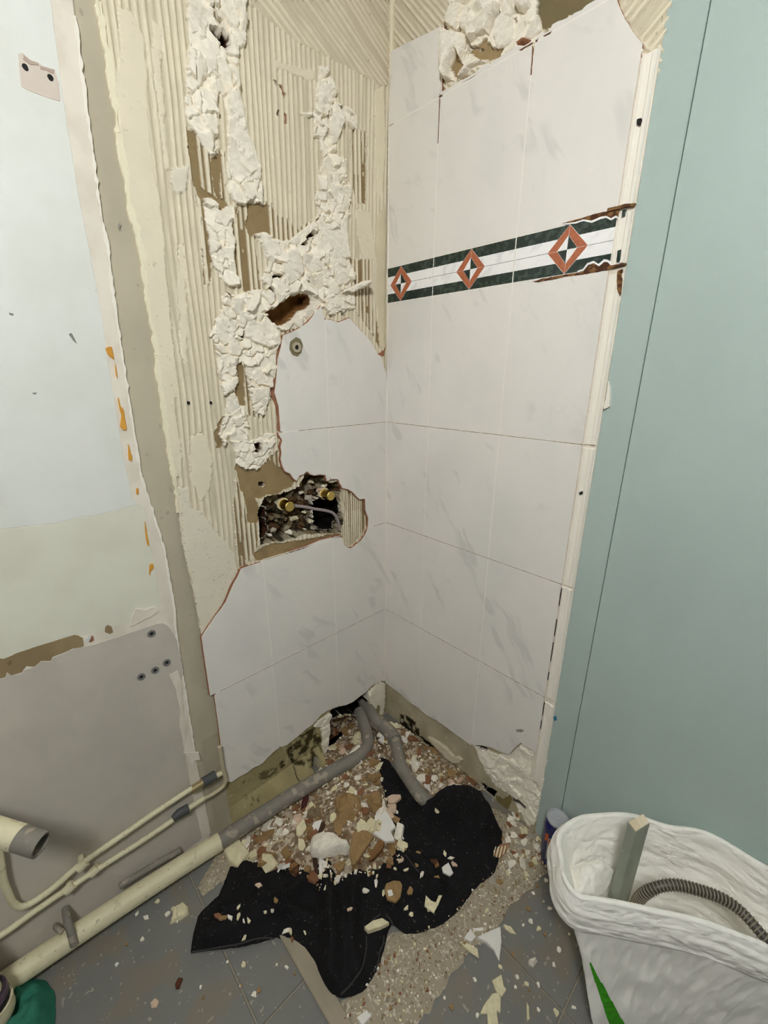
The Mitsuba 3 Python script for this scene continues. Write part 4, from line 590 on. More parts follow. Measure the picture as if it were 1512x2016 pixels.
zr = [
 ('torn_plaster', [(0.153,2.2059),(0.4193,2.0806),(0.4322,2.029),(0.437,2.0084),(0.4246,2.0036),(0.4081,1.9918),(0.3546,2.007),(0.3144,2.006),(0.2655,2.0108),(0.2491,2.0043),(0.2256,2.0068),(0.2013,2.0121),(0.1857,2.0148),(0.1804,2.0514),(0.1791,2.1225),(0.1846,2.131),(0.1956,2.144),(0.1916,2.1599)], fn_torn(0.003, 0.006, 0.03, 0.3)),
 ('bare_board', [(0.4193,2.0806),(0.4242,2.0419),(0.429,2.0304),(0.4343,2.0126),(0.4543,2.0056),(0.4728,2.0057),(0.5067,2.0026),(0.5334,2.0044),(0.5415,2.0064),(0.5483,2.0199)], fn_bare((112, 106, 78))),
 ('ribs', [(0.5789,2.0022),(0.5826,1.9875),(0.593,1.9655),(0.6072,1.9439),(0.6245,1.919),(0.6464,1.8957),(0.6627,1.8879),(0.6715,1.9055),(0.6709,1.947),(0.671,1.9591)], fn_ribs(0.015, -52, 0.0050, 0.0016)),
 ('bare_board', [(0.2215,2.0647),(0.2351,2.0373),(0.2565,2.018),(0.2546,2.0059),(0.2254,2.0095),(0.2056,2.0377)], fn_bare((166, 144, 104))),
 ('bare_board', [(0.265,2.0505),(0.2995,2.0536),(0.3227,2.0269),(0.3328,2.0261),(0.353,2.0228),(0.3399,2.0062),(0.314,2.0096),(0.2807,2.0264),(0.2544,2.0441)], fn_bare((172, 150, 112))),
 ('cavity', [(0.1784,2.1337),(0.1884,2.1185),(0.2023,2.1053),(0.2178,2.0994),(0.2257,2.1025),(0.2286,2.1083),(0.2425,2.0882),(0.2333,2.0992),(0.2281,2.0926),(0.2134,2.0963),(0.1951,2.1066),(0.181,2.1217)], fn_pit(0.03, (70, 48, 36), (44, 28, 20), 0.001)),
 ('cavity', [(0.3319,2.0945),(0.3331,2.0826),(0.3227,2.0773),(0.3159,2.0703),(0.3094,2.0579),(0.3071,2.0555),(0.309,2.0733),(0.3173,2.0813),(0.3267,2.087)], fn_pit(0.03, (70, 48, 36), (44, 28, 20), 0.001)),
 ('cavity', [(0.3393,2.0693),(0.3538,2.0604),(0.3735,2.0533),(0.3751,2.0472),(0.3542,2.0563),(0.3414,2.0632)], fn_pit(0.03, (84, 58, 44), (60, 40, 30), 0.001)),
 ('cavity', [(0.3667,2.0929),(0.3723,2.084),(0.3785,2.0623),(0.3757,2.0619),(0.3714,2.0718)], fn_pit(0.03, (84, 58, 44), (60, 40, 30), 0.001)),
 ('cavity', [(0.2565,2.0664),(0.2617,2.0572),(0.2899,2.0431),(0.2931,2.0372),(0.2592,2.0536),(0.2488,2.0446),(0.2423,2.0326),(0.2445,2.0481)], fn_pit(0.02, (120, 96, 74), (80, 60, 46), 0.001)),
]
relief(R3, -0.0115, 0.674, 1.84, ZT, 0.0019, 0.0017, base_right, zr, sbox(-0.0115, 1.84, 0.673, ZT), wr, 'adhesive', 15, drop=allw2.buffer(-0.014))
CK = [[(0.1916,2.1599),(0.2152,2.1527),(0.2392,2.1314),(0.2238,2.1279),(0.2266,2.1127),(0.216,2.1013),(0.1975,2.1146),(0.1858,2.1305)], [(0.2397,2.1243),(0.2717,2.1302),(0.3037,2.1188),(0.3296,2.0971),(0.3259,2.0858),(0.314,2.0745),(0.3085,2.0573),(0.2775,2.0629),(0.2613,2.0616),(0.2515,2.0809),(0.2366,2.0925),(0.2283,2.1049)], [(0.1804,2.122),(0.195,2.1077),(0.231,2.0924),(0.2511,2.0722),(0.2442,2.0518),(0.2371,2.0409),(0.2215,2.0647),(0.2054,2.0416),(0.2052,2.0266),(0.2183,2.0103),(0.1948,2.0172),(0.1835,2.0501)],
 [(0.3245,2.0699),(0.3398,2.0789),(0.3727,2.0521),(0.3765,2.018),(0.3586,2.0155),(0.3332,2.0226),(0.322,2.0442)], [(0.3347,2.1045),(0.3686,2.0889),(0.376,2.0634),(0.3631,2.0621),(0.3422,2.07)], [(0.3726,2.0902),(0.4048,2.0752),(0.4104,2.0542),(0.3942,2.0521),(0.3799,2.0616)], [(0.3795,2.0491),(0.3968,2.049),(0.4286,2.0337),(0.436,2.0094),(0.4244,2.0049),(0.4023,2.003),(0.382,2.0065)],
 [(0.1974,2.1608),(0.2318,2.1553),(0.2708,2.1406),(0.2606,2.1353),(0.2446,2.1324),(0.2153,2.1509)], [(0.3788,2.0144),(0.4014,2.0108),(0.4151,2.0012),(0.4052,1.9976),(0.3846,2.0041)], [(0.2536,2.0336),(0.2922,2.0176),(0.3138,2.0118),(0.3036,2.0096),(0.2652,2.0138),(0.2487,2.0092),(0.2268,2.0071),(0.2422,2.0191)], [(0.2699,2.151),(0.333,2.1212),(0.3306,2.107),(0.3035,2.1205),(0.2743,2.1307)]]
for i, p in enumerate(CK):
    obj('plaster_chunk', lump(p, 0.013+0.005*(i % 3), R3, BD+0.001, seed=200+i, rough=0.5, amp=0.002, facet=0.022, rock=True, step=0.003), 'm_sh_plaster' if i not in (8,) else 'm_biscuit', wr, smooth=12)
cl = ragged([(0.0, 2.10), (0.010, 2.10), (0.011, 2.25), (0.012, ZT), (0.0, ZT)], 0.01, 0.001, 3); obj('corner_sealant', slab(cl, -0.012, 0.0005, R3, 0.003), 'm_yellowed', wr)
obj('corner_sealant', slab(ragged([(0.0, 2.02), (0.006, 2.02), (0.009, 2.05), (0.012, 2.10), (0.0, 2.10)], 0.006, 0.002, 6), -0.012, 0.001, R3, 0.002), 'm_filler', wr)

def base_rlow(U, Z):
    C = mixc(lin((186, 176, 148))+0*U[:, None], lin((160, 150, 122)), nz(U, Z, 20, 13)*1.5-.3); C = mixc(C, lin((206, 196, 168)), (nz(U, Z, 60, 18)-.62)*5)
    return BD-0.001+0.0018*nz(U, Z, 40, 14)+0.0005*nz(U, Z, 200, 15), dirt(U, Z, C, 14)
zq = [
 ('torn_plaster', [(0.4239,0.1552),(0.4501,0.1788),(0.4935,0.1802),(0.5516,0.2154),(0.5986,0.3082),(0.6696,0.401),(0.6687,0.3287),(0.6702,0.2173),(0.6707,0.1333),(0.6669,0.0474),(0.649,0.0016),(0.6226,0.0209),(0.5774,0.0692),(0.5266,0.0595),(0.4862,0.0859),(0.4499,0.1174)], fn_torn(0.0015, 0.010, 0.035, 0.4, 0.004)),
 ('smear', [(0.2311,0.0456),(0.2616,0.0586),(0.3148,0.06),(0.3537,0.0516),(0.3895,0.0679),(0.3794,0.04),(0.3499,0.0154),(0.3176,0.0155),(0.2771,0.0235),(0.2424,0.0303)], fn_smear(0.006, (206, 196, 172), 0.004)),
 ('bare_board', [(0.6126,0.3244),(0.6485,0.37),(0.6513,0.3148),(0.644,0.3036),(0.637,0.3246),(0.6149,0.2858)], fn_bare((150, 138, 100))),
 ('bare_board', [(0.5227,0.0182),(0.5511,0.026),(0.5774,0.0692),(0.5844,0.0514),(0.566,-0.0164),(0.5408,-0.0284)], fn_bare((120, 112, 66))),
 ('stain', [(0.0697,0.0434),(0.1087,0.0635),(0.1467,0.0693),(0.1839,0.0617),(0.1858,0.0147),(0.1652,-0.0293),(0.1269,-0.0299),(0.0791,-0.022)], fn_stain((30, 24, 12), 0.98, 60, 0.34)),
 ('stain', [(0.1492,-0.0059),(0.2,0.0254),(0.2637,0.0197),(0.2514,-0.0107),(0.188,-0.04),(0.1581,-0.042)], fn_stain((22, 16, 10), 0.98, 50, 0.30)),
 ('stain', [(0.5768,0.0748),(0.6062,0.0781),(0.6354,0.076),(0.6281,0.0569),(0.5941,0.0544)], fn_stain((48, 36, 28), 0.95, 60, 0.32)),
 ('stain', [(0.263,0.0327),(0.3563,0.0141),(0.4473,0.0138),(0.4782,-0.0102),(0.432,-0.013),(0.3589,-0.0239),(0.2919,0.0014)], fn_stain((70, 56, 32), 0.8, 60, 0.42)),
 ('cavity', [(0.4265,0.1585),(0.4475,0.1767),(0.4718,0.1826),(0.4885,0.1762),(0.4681,0.1628),(0.4465,0.1565)], fn_pit(0.03, (40, 28, 20), (24, 16, 12), 0.001)),
 ('cavity', [(0.384,-0.0223),(0.413,-0.0002),(0.4419,0.009),(0.4658,0.0012),(0.4494,-0.0104),(0.4144,-0.0188)], fn_pit(0.03, (36, 26, 18), (24, 16, 12), 0.001)),
 ('cavity', [(0.4583,0.0204),(0.4747,0.0285),(0.4919,0.0248),(0.5076,0.0328),(0.5289,0.0366),(0.5185,0.0048),(0.5261,-0.0169),(0.5414,-0.0343),(0.5682,-0.0366),(0.5592,-0.0521),(0.5209,-0.0478),(0.4971,-0.0315),(0.4777,-0.0042)], fn_pit(0.05, (30, 22, 16), (16, 12, 8), 0.001)),
 ('cavity', [(0.6444,0.2113),(0.6487,0.2123),(0.6497,0.1794),(0.6456,0.1758)], fn_pit(0.02, (40, 30, 22), (24, 18, 12), 0.0005)),
 ('cavity', [(0.65,0.318),(0.6575,0.3198),(0.6574,0.3144),(0.6524,0.3125)], fn_pit(0.02, (40, 30, 22), (24, 18, 12), 0.0005)),
]
relief(R3, -0.0115, 0.676, -0.004, 0.33, 0.0020, 0.0018, base_rlow, zq, sbox(-0.0115, -0.01, 0.675, 0.33), wr, 'lower_board', 25, drop=allw2.buffer(-0.014))

BORD = sbox(-1, ZR[2], 2, ZR[1])
tile_set(R3, [allw2.difference(BORD)], V2, (2.36, ZR[0], ZR[1]), wr, 70)
tile_set(R3, [allw2.difference(BORD)], V2, ZR[2:]+(0.0,), wr, 71)
gg = allw2.buffer(-0.005); obj('grout', slab(gg if gg.geom_type == 'Polygon' else max(gg.geoms, key=lambda g: g.area), -0.0095, -0.0004, R3, 0.0002), 'm_grout', wr)
for zz, uu in ((ZR[3], 0.638), (ZR[4], 0.638), (ZR[5], 0.638), (ZR[0], 0.02)): obj('dirty_joint', slab(ragged([(0.002, zz-0.0008), (uu, zz-0.0008), (uu, zz+0.0008), (0.002, zz+0.0008)], 0.008, 0.0006, int(zz*100)), -0.002, -0.0001, R3, 0.0001), 'm_dirty', wr)
for zz, ua, ub in ((ZR[3], 0.003, 0.338), (ZR[4], 0.003, 0.06), (ZR[5], 0.003, 0.645)): obj('dirty_joint', slab(ragged([(ua, zz-0.0008), (ub, zz-0.0008), (ub, zz+0.0008), (ua, zz+0.0008)], 0.008, 0.0006, int(zz*90)), -0.002, -0.0001, L3, 0.0001), 'm_dirty', wl)
obj('trim_bedding', slab(sbox(0.630, 0.20, 0.6690, 1.884), -0.0110, -0.0030, R3, 0.0004), 'm_filler', wr)
obj('corner_sealant', slab(ragged([(0.0, 0.17), (0.0030, 0.17), (0.0030, 2.07), (0.0, 2.07)], 0.008, 0.0006, 9), -0.002, 0.0008, R3, 0.0008), 'm_trim', wr)
obj('corner_sealant', slab(ragged([(0.0, 0.17), (0.0026, 0.17), (0.0026, 1.34), (0.0, 1.34)], 0.008, 0.0006, 9), -0.002, 0.0008, L3, 0.0008), 'm_trim', wl)

# the patterned border tiles
zb, zt = ZR[2]+0.0008, ZR[1]-0.0008; zm = (zb+zt)/2; hh = (zt-zb)/2
for ui, (ua, ub, uc) in enumerate(((V2[0], V2[1], 0.0565), (V2[1], V2[2], 0.3005), (V2[2], 0.6405, 0.547))):
    ua, ub = ua+0.0016, ub-0.0016
    k = obj('border_tile', slab(sbox(ua, zb, ub, zt), -0.0095, 0.0002, R3, 0.0006), 'm_bwhite', wr)
    w = 0.0435; q = 0.0215; qh = 0.0265
    dia = Polygon([(uc-w, zm), (uc, zm-hh), (uc+w, zm), (uc, zm+hh)])
    for s in (-1, 1):
        st = sbox(ua, zm+s*hh if s < 0 else zm+0.5*hh, ub, zm-0.5*hh if s < 0 else zm+hh).difference(dia.buffer(0.0004))
        for g in getattr(st, 'geoms', [st]): obj('green_band', slab(g, -0.001, 0.0006, R3, 0.0001), 'm_green', k)
    ln = sbox(ua, zm-0.0007, ub, zm+0.0007).difference(dia)
    for g in getattr(ln, 'geoms', [ln]): obj('fine_line', slab(g, -0.001, 0.0005, R3, 0.0001), pr((160, 158, 156), 0.4), k)
    for su in (-1, 1):
        for sz in (-1, 1):
            g = Polygon([(uc, zm+sz*hh), (uc+su*w, zm), (uc+su*q, zm), (uc, zm+sz*qh)]).buffer(-0.0003)
            obj('terracotta_bar', slab(g, -0.001, 0.0007, R3, 0.0001), 'm_terra', k)
            g = Polygon([(uc, zm), (uc+su*q, zm), (uc, zm+sz*qh)]).buffer(-0.0002)
            obj('centre_triangle', slab(g, -0.001, 0.0007, R3, 0.0001), 'm_green' if su*sz > 0 else 'm_bwhite', k)
# chipped glaze along the border
CHIP = [([(0.5296,1.6543),(0.5446,1.6552),(0.5614,1.6556),(0.5936,1.6571),(0.6168,1.6567),(0.6392,1.6564),(0.6453,1.6373),(0.6376,1.644),(0.6288,1.6408),(0.6183,1.6475),(0.6068,1.6472),(0.5916,1.6442),(0.5745,1.6506),(0.5581,1.6498),(0.5367,1.6506)], [(0.5322,1.6515),(0.5583,1.6483),(0.5747,1.6492),(0.5919,1.6424),(0.6072,1.6451),(0.6186,1.6454),(0.6292,1.6387),(0.638,1.6415),(0.6457,1.6348),(0.645,1.639),(0.6374,1.6454),(0.6285,1.6426),(0.6181,1.6489),(0.6065,1.6494),(0.5912,1.6464),(0.5742,1.6525),(0.5579,1.6513),(0.5319,1.6538)]),
        ([(0.4755,1.5526),(0.4995,1.5555),(0.532,1.5562),(0.5543,1.5562),(0.5803,1.5559),(0.5883,1.5585),(0.5952,1.5676),(0.607,1.5698),(0.6182,1.5625),(0.6269,1.5691),(0.635,1.5671),(0.6419,1.5603),(0.6447,1.5549),(0.6375,1.5516),(0.6298,1.5513),(0.5977,1.5508),(0.581,1.5509),(0.555,1.5518),(0.5236,1.5502),(0.4857,1.5496)], [(0.576,1.5562),(0.5884,1.5574),(0.5961,1.5667),(0.6072,1.5686),(0.6188,1.561),(0.628,1.5675),(0.6353,1.5657),(0.6421,1.5588),(0.6434,1.563),(0.6353,1.57),(0.6264,1.5728),(0.6173,1.5656),(0.6065,1.5731),(0.5939,1.5707),(0.5862,1.5615),(0.5755,1.5593)])]
for a, b in CHIP:
    obj('chipped_edge', slab(ragged(a, 0.003, 0.0012, 91, 250), -0.002, 0.0010, R3, 0.0002), 'm_rust', wr)
    obj('chip_rim', slab(ragged(b, 0.003, 0.0004, 92), -0.002, 0.0014, R3, 0.0003), 'm_bwhite', wr)
# glazed edge trim, one length per row of tiles
for ri, (za, zb_) in enumerate(((ZR[1]+0.004, 1.885), (ZR[2]+0.001, ZR[1]-0.002), (ZR[3]+0.001, ZR[2]-0.014), (ZR[4]+0.001, ZR[3]-0.006), (ZR[5]+0.006, ZR[4]-0.004), (0.196, ZR[5]-0.012))):
    pg = ragged([(0.6415, za), (0.667, za), (0.667, zb_), (0.6415, zb_)], 0.01, 0.0009, 95+ri, 60)
    k = obj('edge_trim', slab(pg, -0.0095, 0.0002, R3, 0.0015), 'm_trim', wr)
    for (a, b, dd) in ((0.6425, 0.6475, 0.0022), (0.6575, 0.6665, 0.0045)):
        obj('bead', slab(ragged([(a, za+0.001), (b, za+0.001), (b, zb_-0.001), (a, zb_-0.001)], 0.012, 0.0008, 96+ri, 50), -0.002, dd, R3, 0.0022), 'm_trim', k)
for pgn, m in (([(0.6574,1.5465),(0.6652,1.5489),(0.6679,1.5235),(0.669,1.5035),(0.6635,1.5096),(0.6589,1.5283)], 'm_rust'), ([(0.6491,1.6515),(0.6546,1.6509),(0.655,1.6402),(0.65,1.6396)], 'm_green'), ([(0.6514,1.5828),(0.6569,1.5833),(0.659,1.564),(0.6531,1.5632)], 'm_green'), ([(0.6201,1.6601),(0.6531,1.6599),(0.6704,1.6571),(0.6684,1.6531),(0.6504,1.6545),(0.621,1.6545)], 'm_rust'), ([(0.6441,1.5585),(0.6702,1.5587),(0.6706,1.5559),(0.6449,1.5534)], 'm_rust'), ([(0.6502,1.7898),(0.6568,1.79),(0.6597,1.7849),(0.6567,1.7793),(0.6515,1.7822)], 'm_black'), ([(0.6492,1.0928),(0.6545,1.0964),(0.6565,1.0906),(0.6523,1.0873)], 'm_black')):
    obj('trim_damage', slab(ragged(pgn, 0.003, 0.0008, 99, 200), -0.002, 0.0050, R3, 0.0003), m, wr)
for z0_, z1_ in ((0.62, 0.68), (0.70, 0.75), (0.79, 0.84), (0.44, 0.485), (0.39, 0.42), (0.56, 0.585)): obj('open_joint', slab(ragged([(0.6396, z0_), (0.6412, z0_), (0.6412, z1_), (0.6396, z1_)], 0.006, 0.0005, 5, 200), -0.001, 0.0004, R3, 0.0001), 'm_black', wr)
for pgn in ([(0.5697,0.3367),(0.5868,0.3503),(0.5959,0.3506),(0.5859,0.3379),(0.5728,0.3303)],): obj('scuff', slab(ragged(pgn, 0.003, 0.001, 5), -0.001, 0.0003, R3, 0.0001), pr((150, 140, 130), 0.8), wr)

# teal boarding past the end of the tiles
wb = tag(newkey('wall_boarding'), kind='structure')
def panel(u0, u1, d0, d1): return bx(-d1, -d0, -u1, -u0, 0.0, ZT, 0.0012)
obj('narrow_board', panel(0.6680, 0.7300, -0.04, -0.006), 'm_teal', wb)
obj('wide_board', panel(0.7316, 2.10, -0.04, -0.0063), 'm_teal', wb)
obj('paint_drip', slab(ragged([(0.6679,0.4493),(0.6753,0.4581),(0.6786,0.4465),(0.6734,0.4379)], 0.002, 0.0006, 3), -0.007, -0.0045, R3, 0.0005), pr((52, 110, 136), 0.5), wb)
obj('sealant_remnant', slab(ragged([(0.6711,1.3407),(0.6772,1.3258),(0.6826,1.2881),(0.6723,1.2818),(0.6706,1.2875),(0.6734,1.303)], 0.003, 0.001, 4), -0.01, 0.001, R3, 0.001), 'm_trim', wb)

# ---------------------------------------------------------------- pipes
k = thing('waste_pipe', 'long waste pipe along the foot of the left wall, cream painted then bare grey', 'pipe')
wp = [(-1.50, -0.030, 0.066), (-1.21, -0.032, 0.062), (-1.017, -0.040, 0.058), (-0.725, -0.060, 0.050)]
obj('cream_length', tube(wp, 0.0245, 24), 'm_pipecream', k, smooth=40)
wp2 = [(-0.7255, -0.060, 0.050), (-0.515, -0.076, 0.046), (-0.33, -0.098, 0.043), (-0.235, -0.112, 0.042), (-0.185, -0.100, 0.046), (-0.160, -0.070, 0.052), (-0.140, -0.030, 0.060), (-0.125, 0.005, 0.066), (-0.115, 0.03, 0.068)]
obj('grey_length', tube(wp2, 0.0228, 24), 'm_pipegrey', k, smooth=40)
cp = [(-1.0345,-0.0374,0.1),(-1.0499,-0.0299,0.1)]
obj('saddle_clip', cat([tube([(-1.075, -0.002, 0.115), (-1.075, -0.03, 0.118), (-1.075, -0.05, 0.098), (-1.075, -0.066, 0.07)], 0.008, 10), tube([(-1.100, -0.002, 0.085), (-1.097, -0.02, 0.094), (-1.09, -0.03, 0.088)], 0.006, 8)]), 'm_pipegrey', k, smooth=40)
k = thing('drain_pipe', 'grey elbowed drain pipe coming out of the corner and running under the black cloth', 'pipe')
dp = [(-0.075, 0.05, 0.075), (-0.088, -0.01, 0.075), (-0.100, -0.055, 0.072), (-0.098, -0.082, 0.066)]
obj('spigot', tube(dp, 0.021, 22), 'm_pipegrey', k, smooth=40)
dp = [(-0.0955,-0.0425,0.06),(-0.0924,-0.08,0.06),(-0.0934,-0.126,0.06),(-0.1057,-0.1656,0.06),(-0.1398,-0.2151,0.06),(-0.1687,-0.2584,0.06),(-0.1833,-0.3106,0.06),(-0.1979,-0.378,0.06)]
obj('elbow', tube(dp[:4], 0.0255, 22, spl=4), 'm_pipegrey', k, smooth=40)
obj('grey_length', tube(dp[3:]+[(dp[-1][0]+0.012, dp[-1][1]-0.03, 0.044), (dp[-1][0]+0.022, dp[-1][1]-0.075, 0.026)], 0.0215, 22), 'm_pipegrey', k, smooth=40)
obj('coupling_ring', tube(dp[:2], [0.028, 0.028], 22, spl=0), pr((150, 138, 118), 0.7), k, smooth=40)
k = thing('supply_pipe', 'upper thin cream water pipe on the left wall, bending up at its left end', 'pipe')
a = [(-1.1309,-0.018,0.4448),(-1.1413,-0.018,0.365),(-1.1473,-0.018,0.3053),(-1.1474,-0.018,0.2562),(-1.1389,-0.018,0.222),(-1.1176,-0.018,0.2128),(-1.0857,-0.018,0.2158),(-1.0254,-0.018,0.2344),(-0.9363,-0.018,0.2421),(-0.8393,-0.018,0.2495),(-0.7622,-0.018,0.2522)]
obj('cream_length', tube(a, 0.0068, 14, spl=4), 'm_pipecream', k, smooth=40)
b = [(-0.7655,-0.018,0.2475),(-0.7331,-0.018,0.2485),(-0.7288,-0.018,0.2487),(-0.6968,-0.018,0.2472)]
obj('threaded_end', cat([tube([np.array(b[0])+(np.array(b[1])-np.array(b[0]))*t0, np.array(b[0])+(np.array(b[1])-np.array(b[0]))*(t0+0.06)], 0.0095+0.0012*(i % 2), 16, spl=0) for i, t0 in enumerate(np.arange(0, 0.98, 0.065))]), pr((176, 160, 120), 0.4, 0.4, 0.6), k, smooth=40)
obj('dark_coupling', tube([b[1], b[3]], 0.0135, 18, spl=0), 'm_darkgrey', k, smooth=40)
c = [(-0.7031,-0.018,0.2446),(-0.6914,-0.018,0.2428),(-0.6795,-0.018,0.2409)]
obj('pipe_end', tube(c, 0.0075, 12), 'm_pipecream', k, smooth=40)
k2 = thing('supply_pipe', 'lower thin cream water pipe on the left wall, its paint flaking off', 'pipe')
a = [(-1.2137,-0.018,0.1844),(-1.1733,-0.018,0.1805),(-1.1287,-0.018,0.1848),(-1.0621,-0.018,0.1878),(-0.9898,-0.018,0.188),(-0.9478,-0.018,0.1865),(-0.9036,-0.018,0.185),(-0.8514,-0.018,0.1857),(-0.8158,-0.018,0.1879)]
obj('cream_length', tube(a, 0.0066, 14, spl=3), 'm_pipecream', k2, smooth=40)
obj('dark_coupling', tube([(-0.8219,-0.018,0.1918),(-0.8054,-0.018,0.1954),(-0.7813,-0.018,0.1924)], [0.0085, 0.0125, 0.0125], 18, spl=0), 'm_darkgrey', k2, smooth=40)
obj('white_sleeve', tube([(-0.7828,-0.018,0.1918),(-0.736,-0.018,0.1926)], 0.0070, 14, spl=0), 'm_pipecream', k2, smooth=40)
obj('copper_end', tube([(-0.7395,-0.02,0.1937),(-0.6957,-0.02,0.189),(-0.6782,-0.02,0.194),(-0.6715,-0.02,0.2123),(-0.6732,-0.02,0.2375),(-0.6752,-0.02,0.2722),(-0.6748,-0.02,0.3383)], 0.0052, 12, spl=4), pr((190, 178, 148), 0.6), k2, smooth=40)
for (x, y), kk in zip([(-0.8999,-0.018,0.1775),(-0.9174,-0.018,0.1806),(-0.8924,-0.018,0.1792)], (k2, k2, k2)) if False else []: pass
for i, (p, q, kk) in enumerate((([(-1.0216,0,0.2396)], [(-1.0225,-0.026,0.23)], k), ([(-1.0555,0,0.1828)], [(-1.055,-0.026,0.1894)], k2), ([(-1.0032,0,0.1781)], [(-1.0046,-0.022,0.1873)], k2))):
    obj('pipe_clip', cat([tube([p[0], q[0]], 0.0065, 10, spl=0), tube([np.array(q[0])+[-.009, .006, -.004], np.array(q[0])+[.009, .006, .004]], 0.0105, 14, spl=0)]), 'm_pipecream', kk, smooth=40)
st = thing('cut_pipe', 'short cut off cream pipe at the left edge with an open grey end', 'pipe')
E0, E2 = np.array([-1.057, -0.220, 0.554]), np.array([-1.226, -0.020, 0.623]); ax = (E0-E2)/np.linalg.norm(E0-E2); E1 = E0-0.045*ax
def openpipe(A, B, r, t=0.003, n=28):
    a = (B-A)/np.linalg.norm(B-A); m = trimesh.creation.annulus(r-t, r, np.linalg.norm(B-A), sections=n)
    m.apply_transform(trimesh.geometry.align_vectors([0, 0, 1], a)); m.apply_translation((A+B)/2); return m
obj('grey_end', openpipe(E1, E0, 0.0205), 'm_pipegrey', st, smooth=40)
obj('cream_length', openpipe(E2, E1+0.004*ax, 0.0211, 0.0035), 'm_pipecream', st, smooth=40)
obj('wall_flange', disc(E2+[0, 0.012, 0], 0.032, 24, [0, -1, 0], 0.006), 'm_pipecream', st, smooth=40)
fq = thing('pipe_socket', 'cream pipe socket with a black rubber joint at the left edge, on the waste pipe', 'pipe fitting')
sx, sy = -1.213, -0.10
obj('socket', cat([tube([(sx, sy+0.06, 0.06), (sx, sy+0.02, 0.07), (sx, sy, 0.10), (sx, sy, 0.118)], [0.02, 0.026, 0.033, 0.035], 22)]), 'm_pipecream', fq, smooth=40)
obj('rubber_joint', tube([(sx, sy, 0.11), (sx, sy, 0.15)], 0.031, 22, spl=0), 'm_black', fq, smooth=40)
obj('band', tube([(sx, sy, 0.135), (sx, sy, 0.150)], 0.0325, 22, spl=0), 'm_purple', fq, smooth=40)
obj('riser', tube([(sx, sy, 0.15), (sx-0.005, sy, 0.24), (sx-0.03, sy+0.03, 0.32), (sx-0.05, sy+0.11, 0.36)], 0.024, 20), 'm_pipecream', fq, smooth=40)
k = thing('pipe_offcut', 'thin grey pipe length lying against the wall just above the waste pipe', 'pipe')
q = [(-0.9675,-0.012,0.0815),(-0.8898,-0.012,0.0722),(-0.8197,-0.012,0.0598)]
obj('length', tube(q, 0.0085, 14), 'm_pipegrey', k, smooth=40)

# pipe stubs inside the large wall cavity
for i, ((px, pz), lab) in enumerate(zip([(0.3855,0.9913),(0.2399,0.9949)], ('left brass capped pipe stub sticking out of the wall cavity', 'right brass capped pipe stub above the black gap in the wall cavity'))):
    k = thing('brass_stub', lab, 'pipe stub')
    obj('cap', cat([tube([(-px, 0.030, pz), (-px, -0.004, pz)], 0.0150, 24, spl=0), tube([(-px, -0.004, pz), (-px, -0.006, pz)], [0.0150, 0.0135], 24, spl=0)]), 'm_brass', k, smooth=30)
    obj('pipe', tube([(-px, 0.10, pz), (-px, 0.03, pz)], 0.0185, 20, spl=0), 'm_sh_cream', k, smooth=40)
k = thing('lead_pipe', 'bent grey whitish pipe crossing the black gap in the wall cavity', 'pipe')
w = [(-0.3551,0.02,0.9819),(-0.3205,0.02,0.9714),(-0.2846,0.02,0.9572),(-0.247,0.02,0.944),(-0.2179,0.02,0.9291),(-0.2005,0.02,0.9044),(-0.1934,0.02,0.871)]
obj('length', tube(w, 0.0048, 14), pr((150, 138, 138), 0.6), k, smooth=40)
rs = np.random.RandomState(4)
def shard_mesh(r, t, rs, n=None, el=1.0):
    n = n or rs.randint(4, 7); th = np.sort(rs.uniform(0, 2*np.pi, n)+np.arange(n)*0.01); th = (np.arange(n)+rs.uniform(-.35, .35, n))*2*np.pi/n
    rr = r*rs.uniform(.6, 1.1, n); P = np.stack([rr*np.cos(th)*el, rr*np.sin(th)/el], 1)
    m = trimesh.creation.extrude_polygon(Polygon(P).convex_hull, t, engine='earcut'); m.apply_translation([0, 0, -t/2])
    v = m.vertices.copy(); v += rs.uniform(-.10, .10, v.shape)*t; return trimesh.Trimesh(v, m.faces, process=False)
def lump_mesh(r, rs):
    p = rs.normal(size=(14, 3)); p /= np.linalg.norm(p, axis=1, keepdims=True); p *= r*rs.uniform(.7, 1.1, (14, 1))*np.array([1, .8, .6]); return trimesh.convex.convex_hull(p)
RC = [(p, c) for p, c in zip([(-0.4419,0.03,1.051),(-0.4127,0.03,1.0235),(-0.3792,0.03,1.0323),(-0.3202,0.03,1.0136),(-0.2943,0.03,0.9927),(-0.3154,0.03,0.9485),(-0.3518,0.03,0.9406),(-0.3953,0.03,0.935),(-0.4218,0.03,0.9179),(-0.3725,0.03,0.8972),(-0.3191,0.03,0.8899),(-0.2814,0.03,0.8905),(-0.3274,0.03,1.0384),(-0.2824,0.03,1.0385),(-0.236,0.03,1.0224),(-0.2558,0.03,1.0097),(-0.4391,0.03,0.9067),(-0.391,0.03,0.8826),(-0.3204,0.03,0.8701),(-0.295,0.03,0.9191),(-0.1581,0.03,0.931),(-0.138,0.03,0.8727)], ['plaster', 'tan', 'cream', 'plaster', 'grey', 'cream', 'cream', 'dark', 'grey', 'plaster', 'plaster', 'grey', 'tan', 'cream', 'plaster', 'pink', 'plaster', 'plaster', 'pink', 'cream', 'plaster', 'cream'])]
for i, (p, c) in enumerate(RC):
    m = lump_mesh(0.010+0.008*rs.rand(), rs); m.apply_translation(np.array(p)+[0, 0.006, 0]); obj('loose_rubble', m, 'm_sh_'+c, wl)

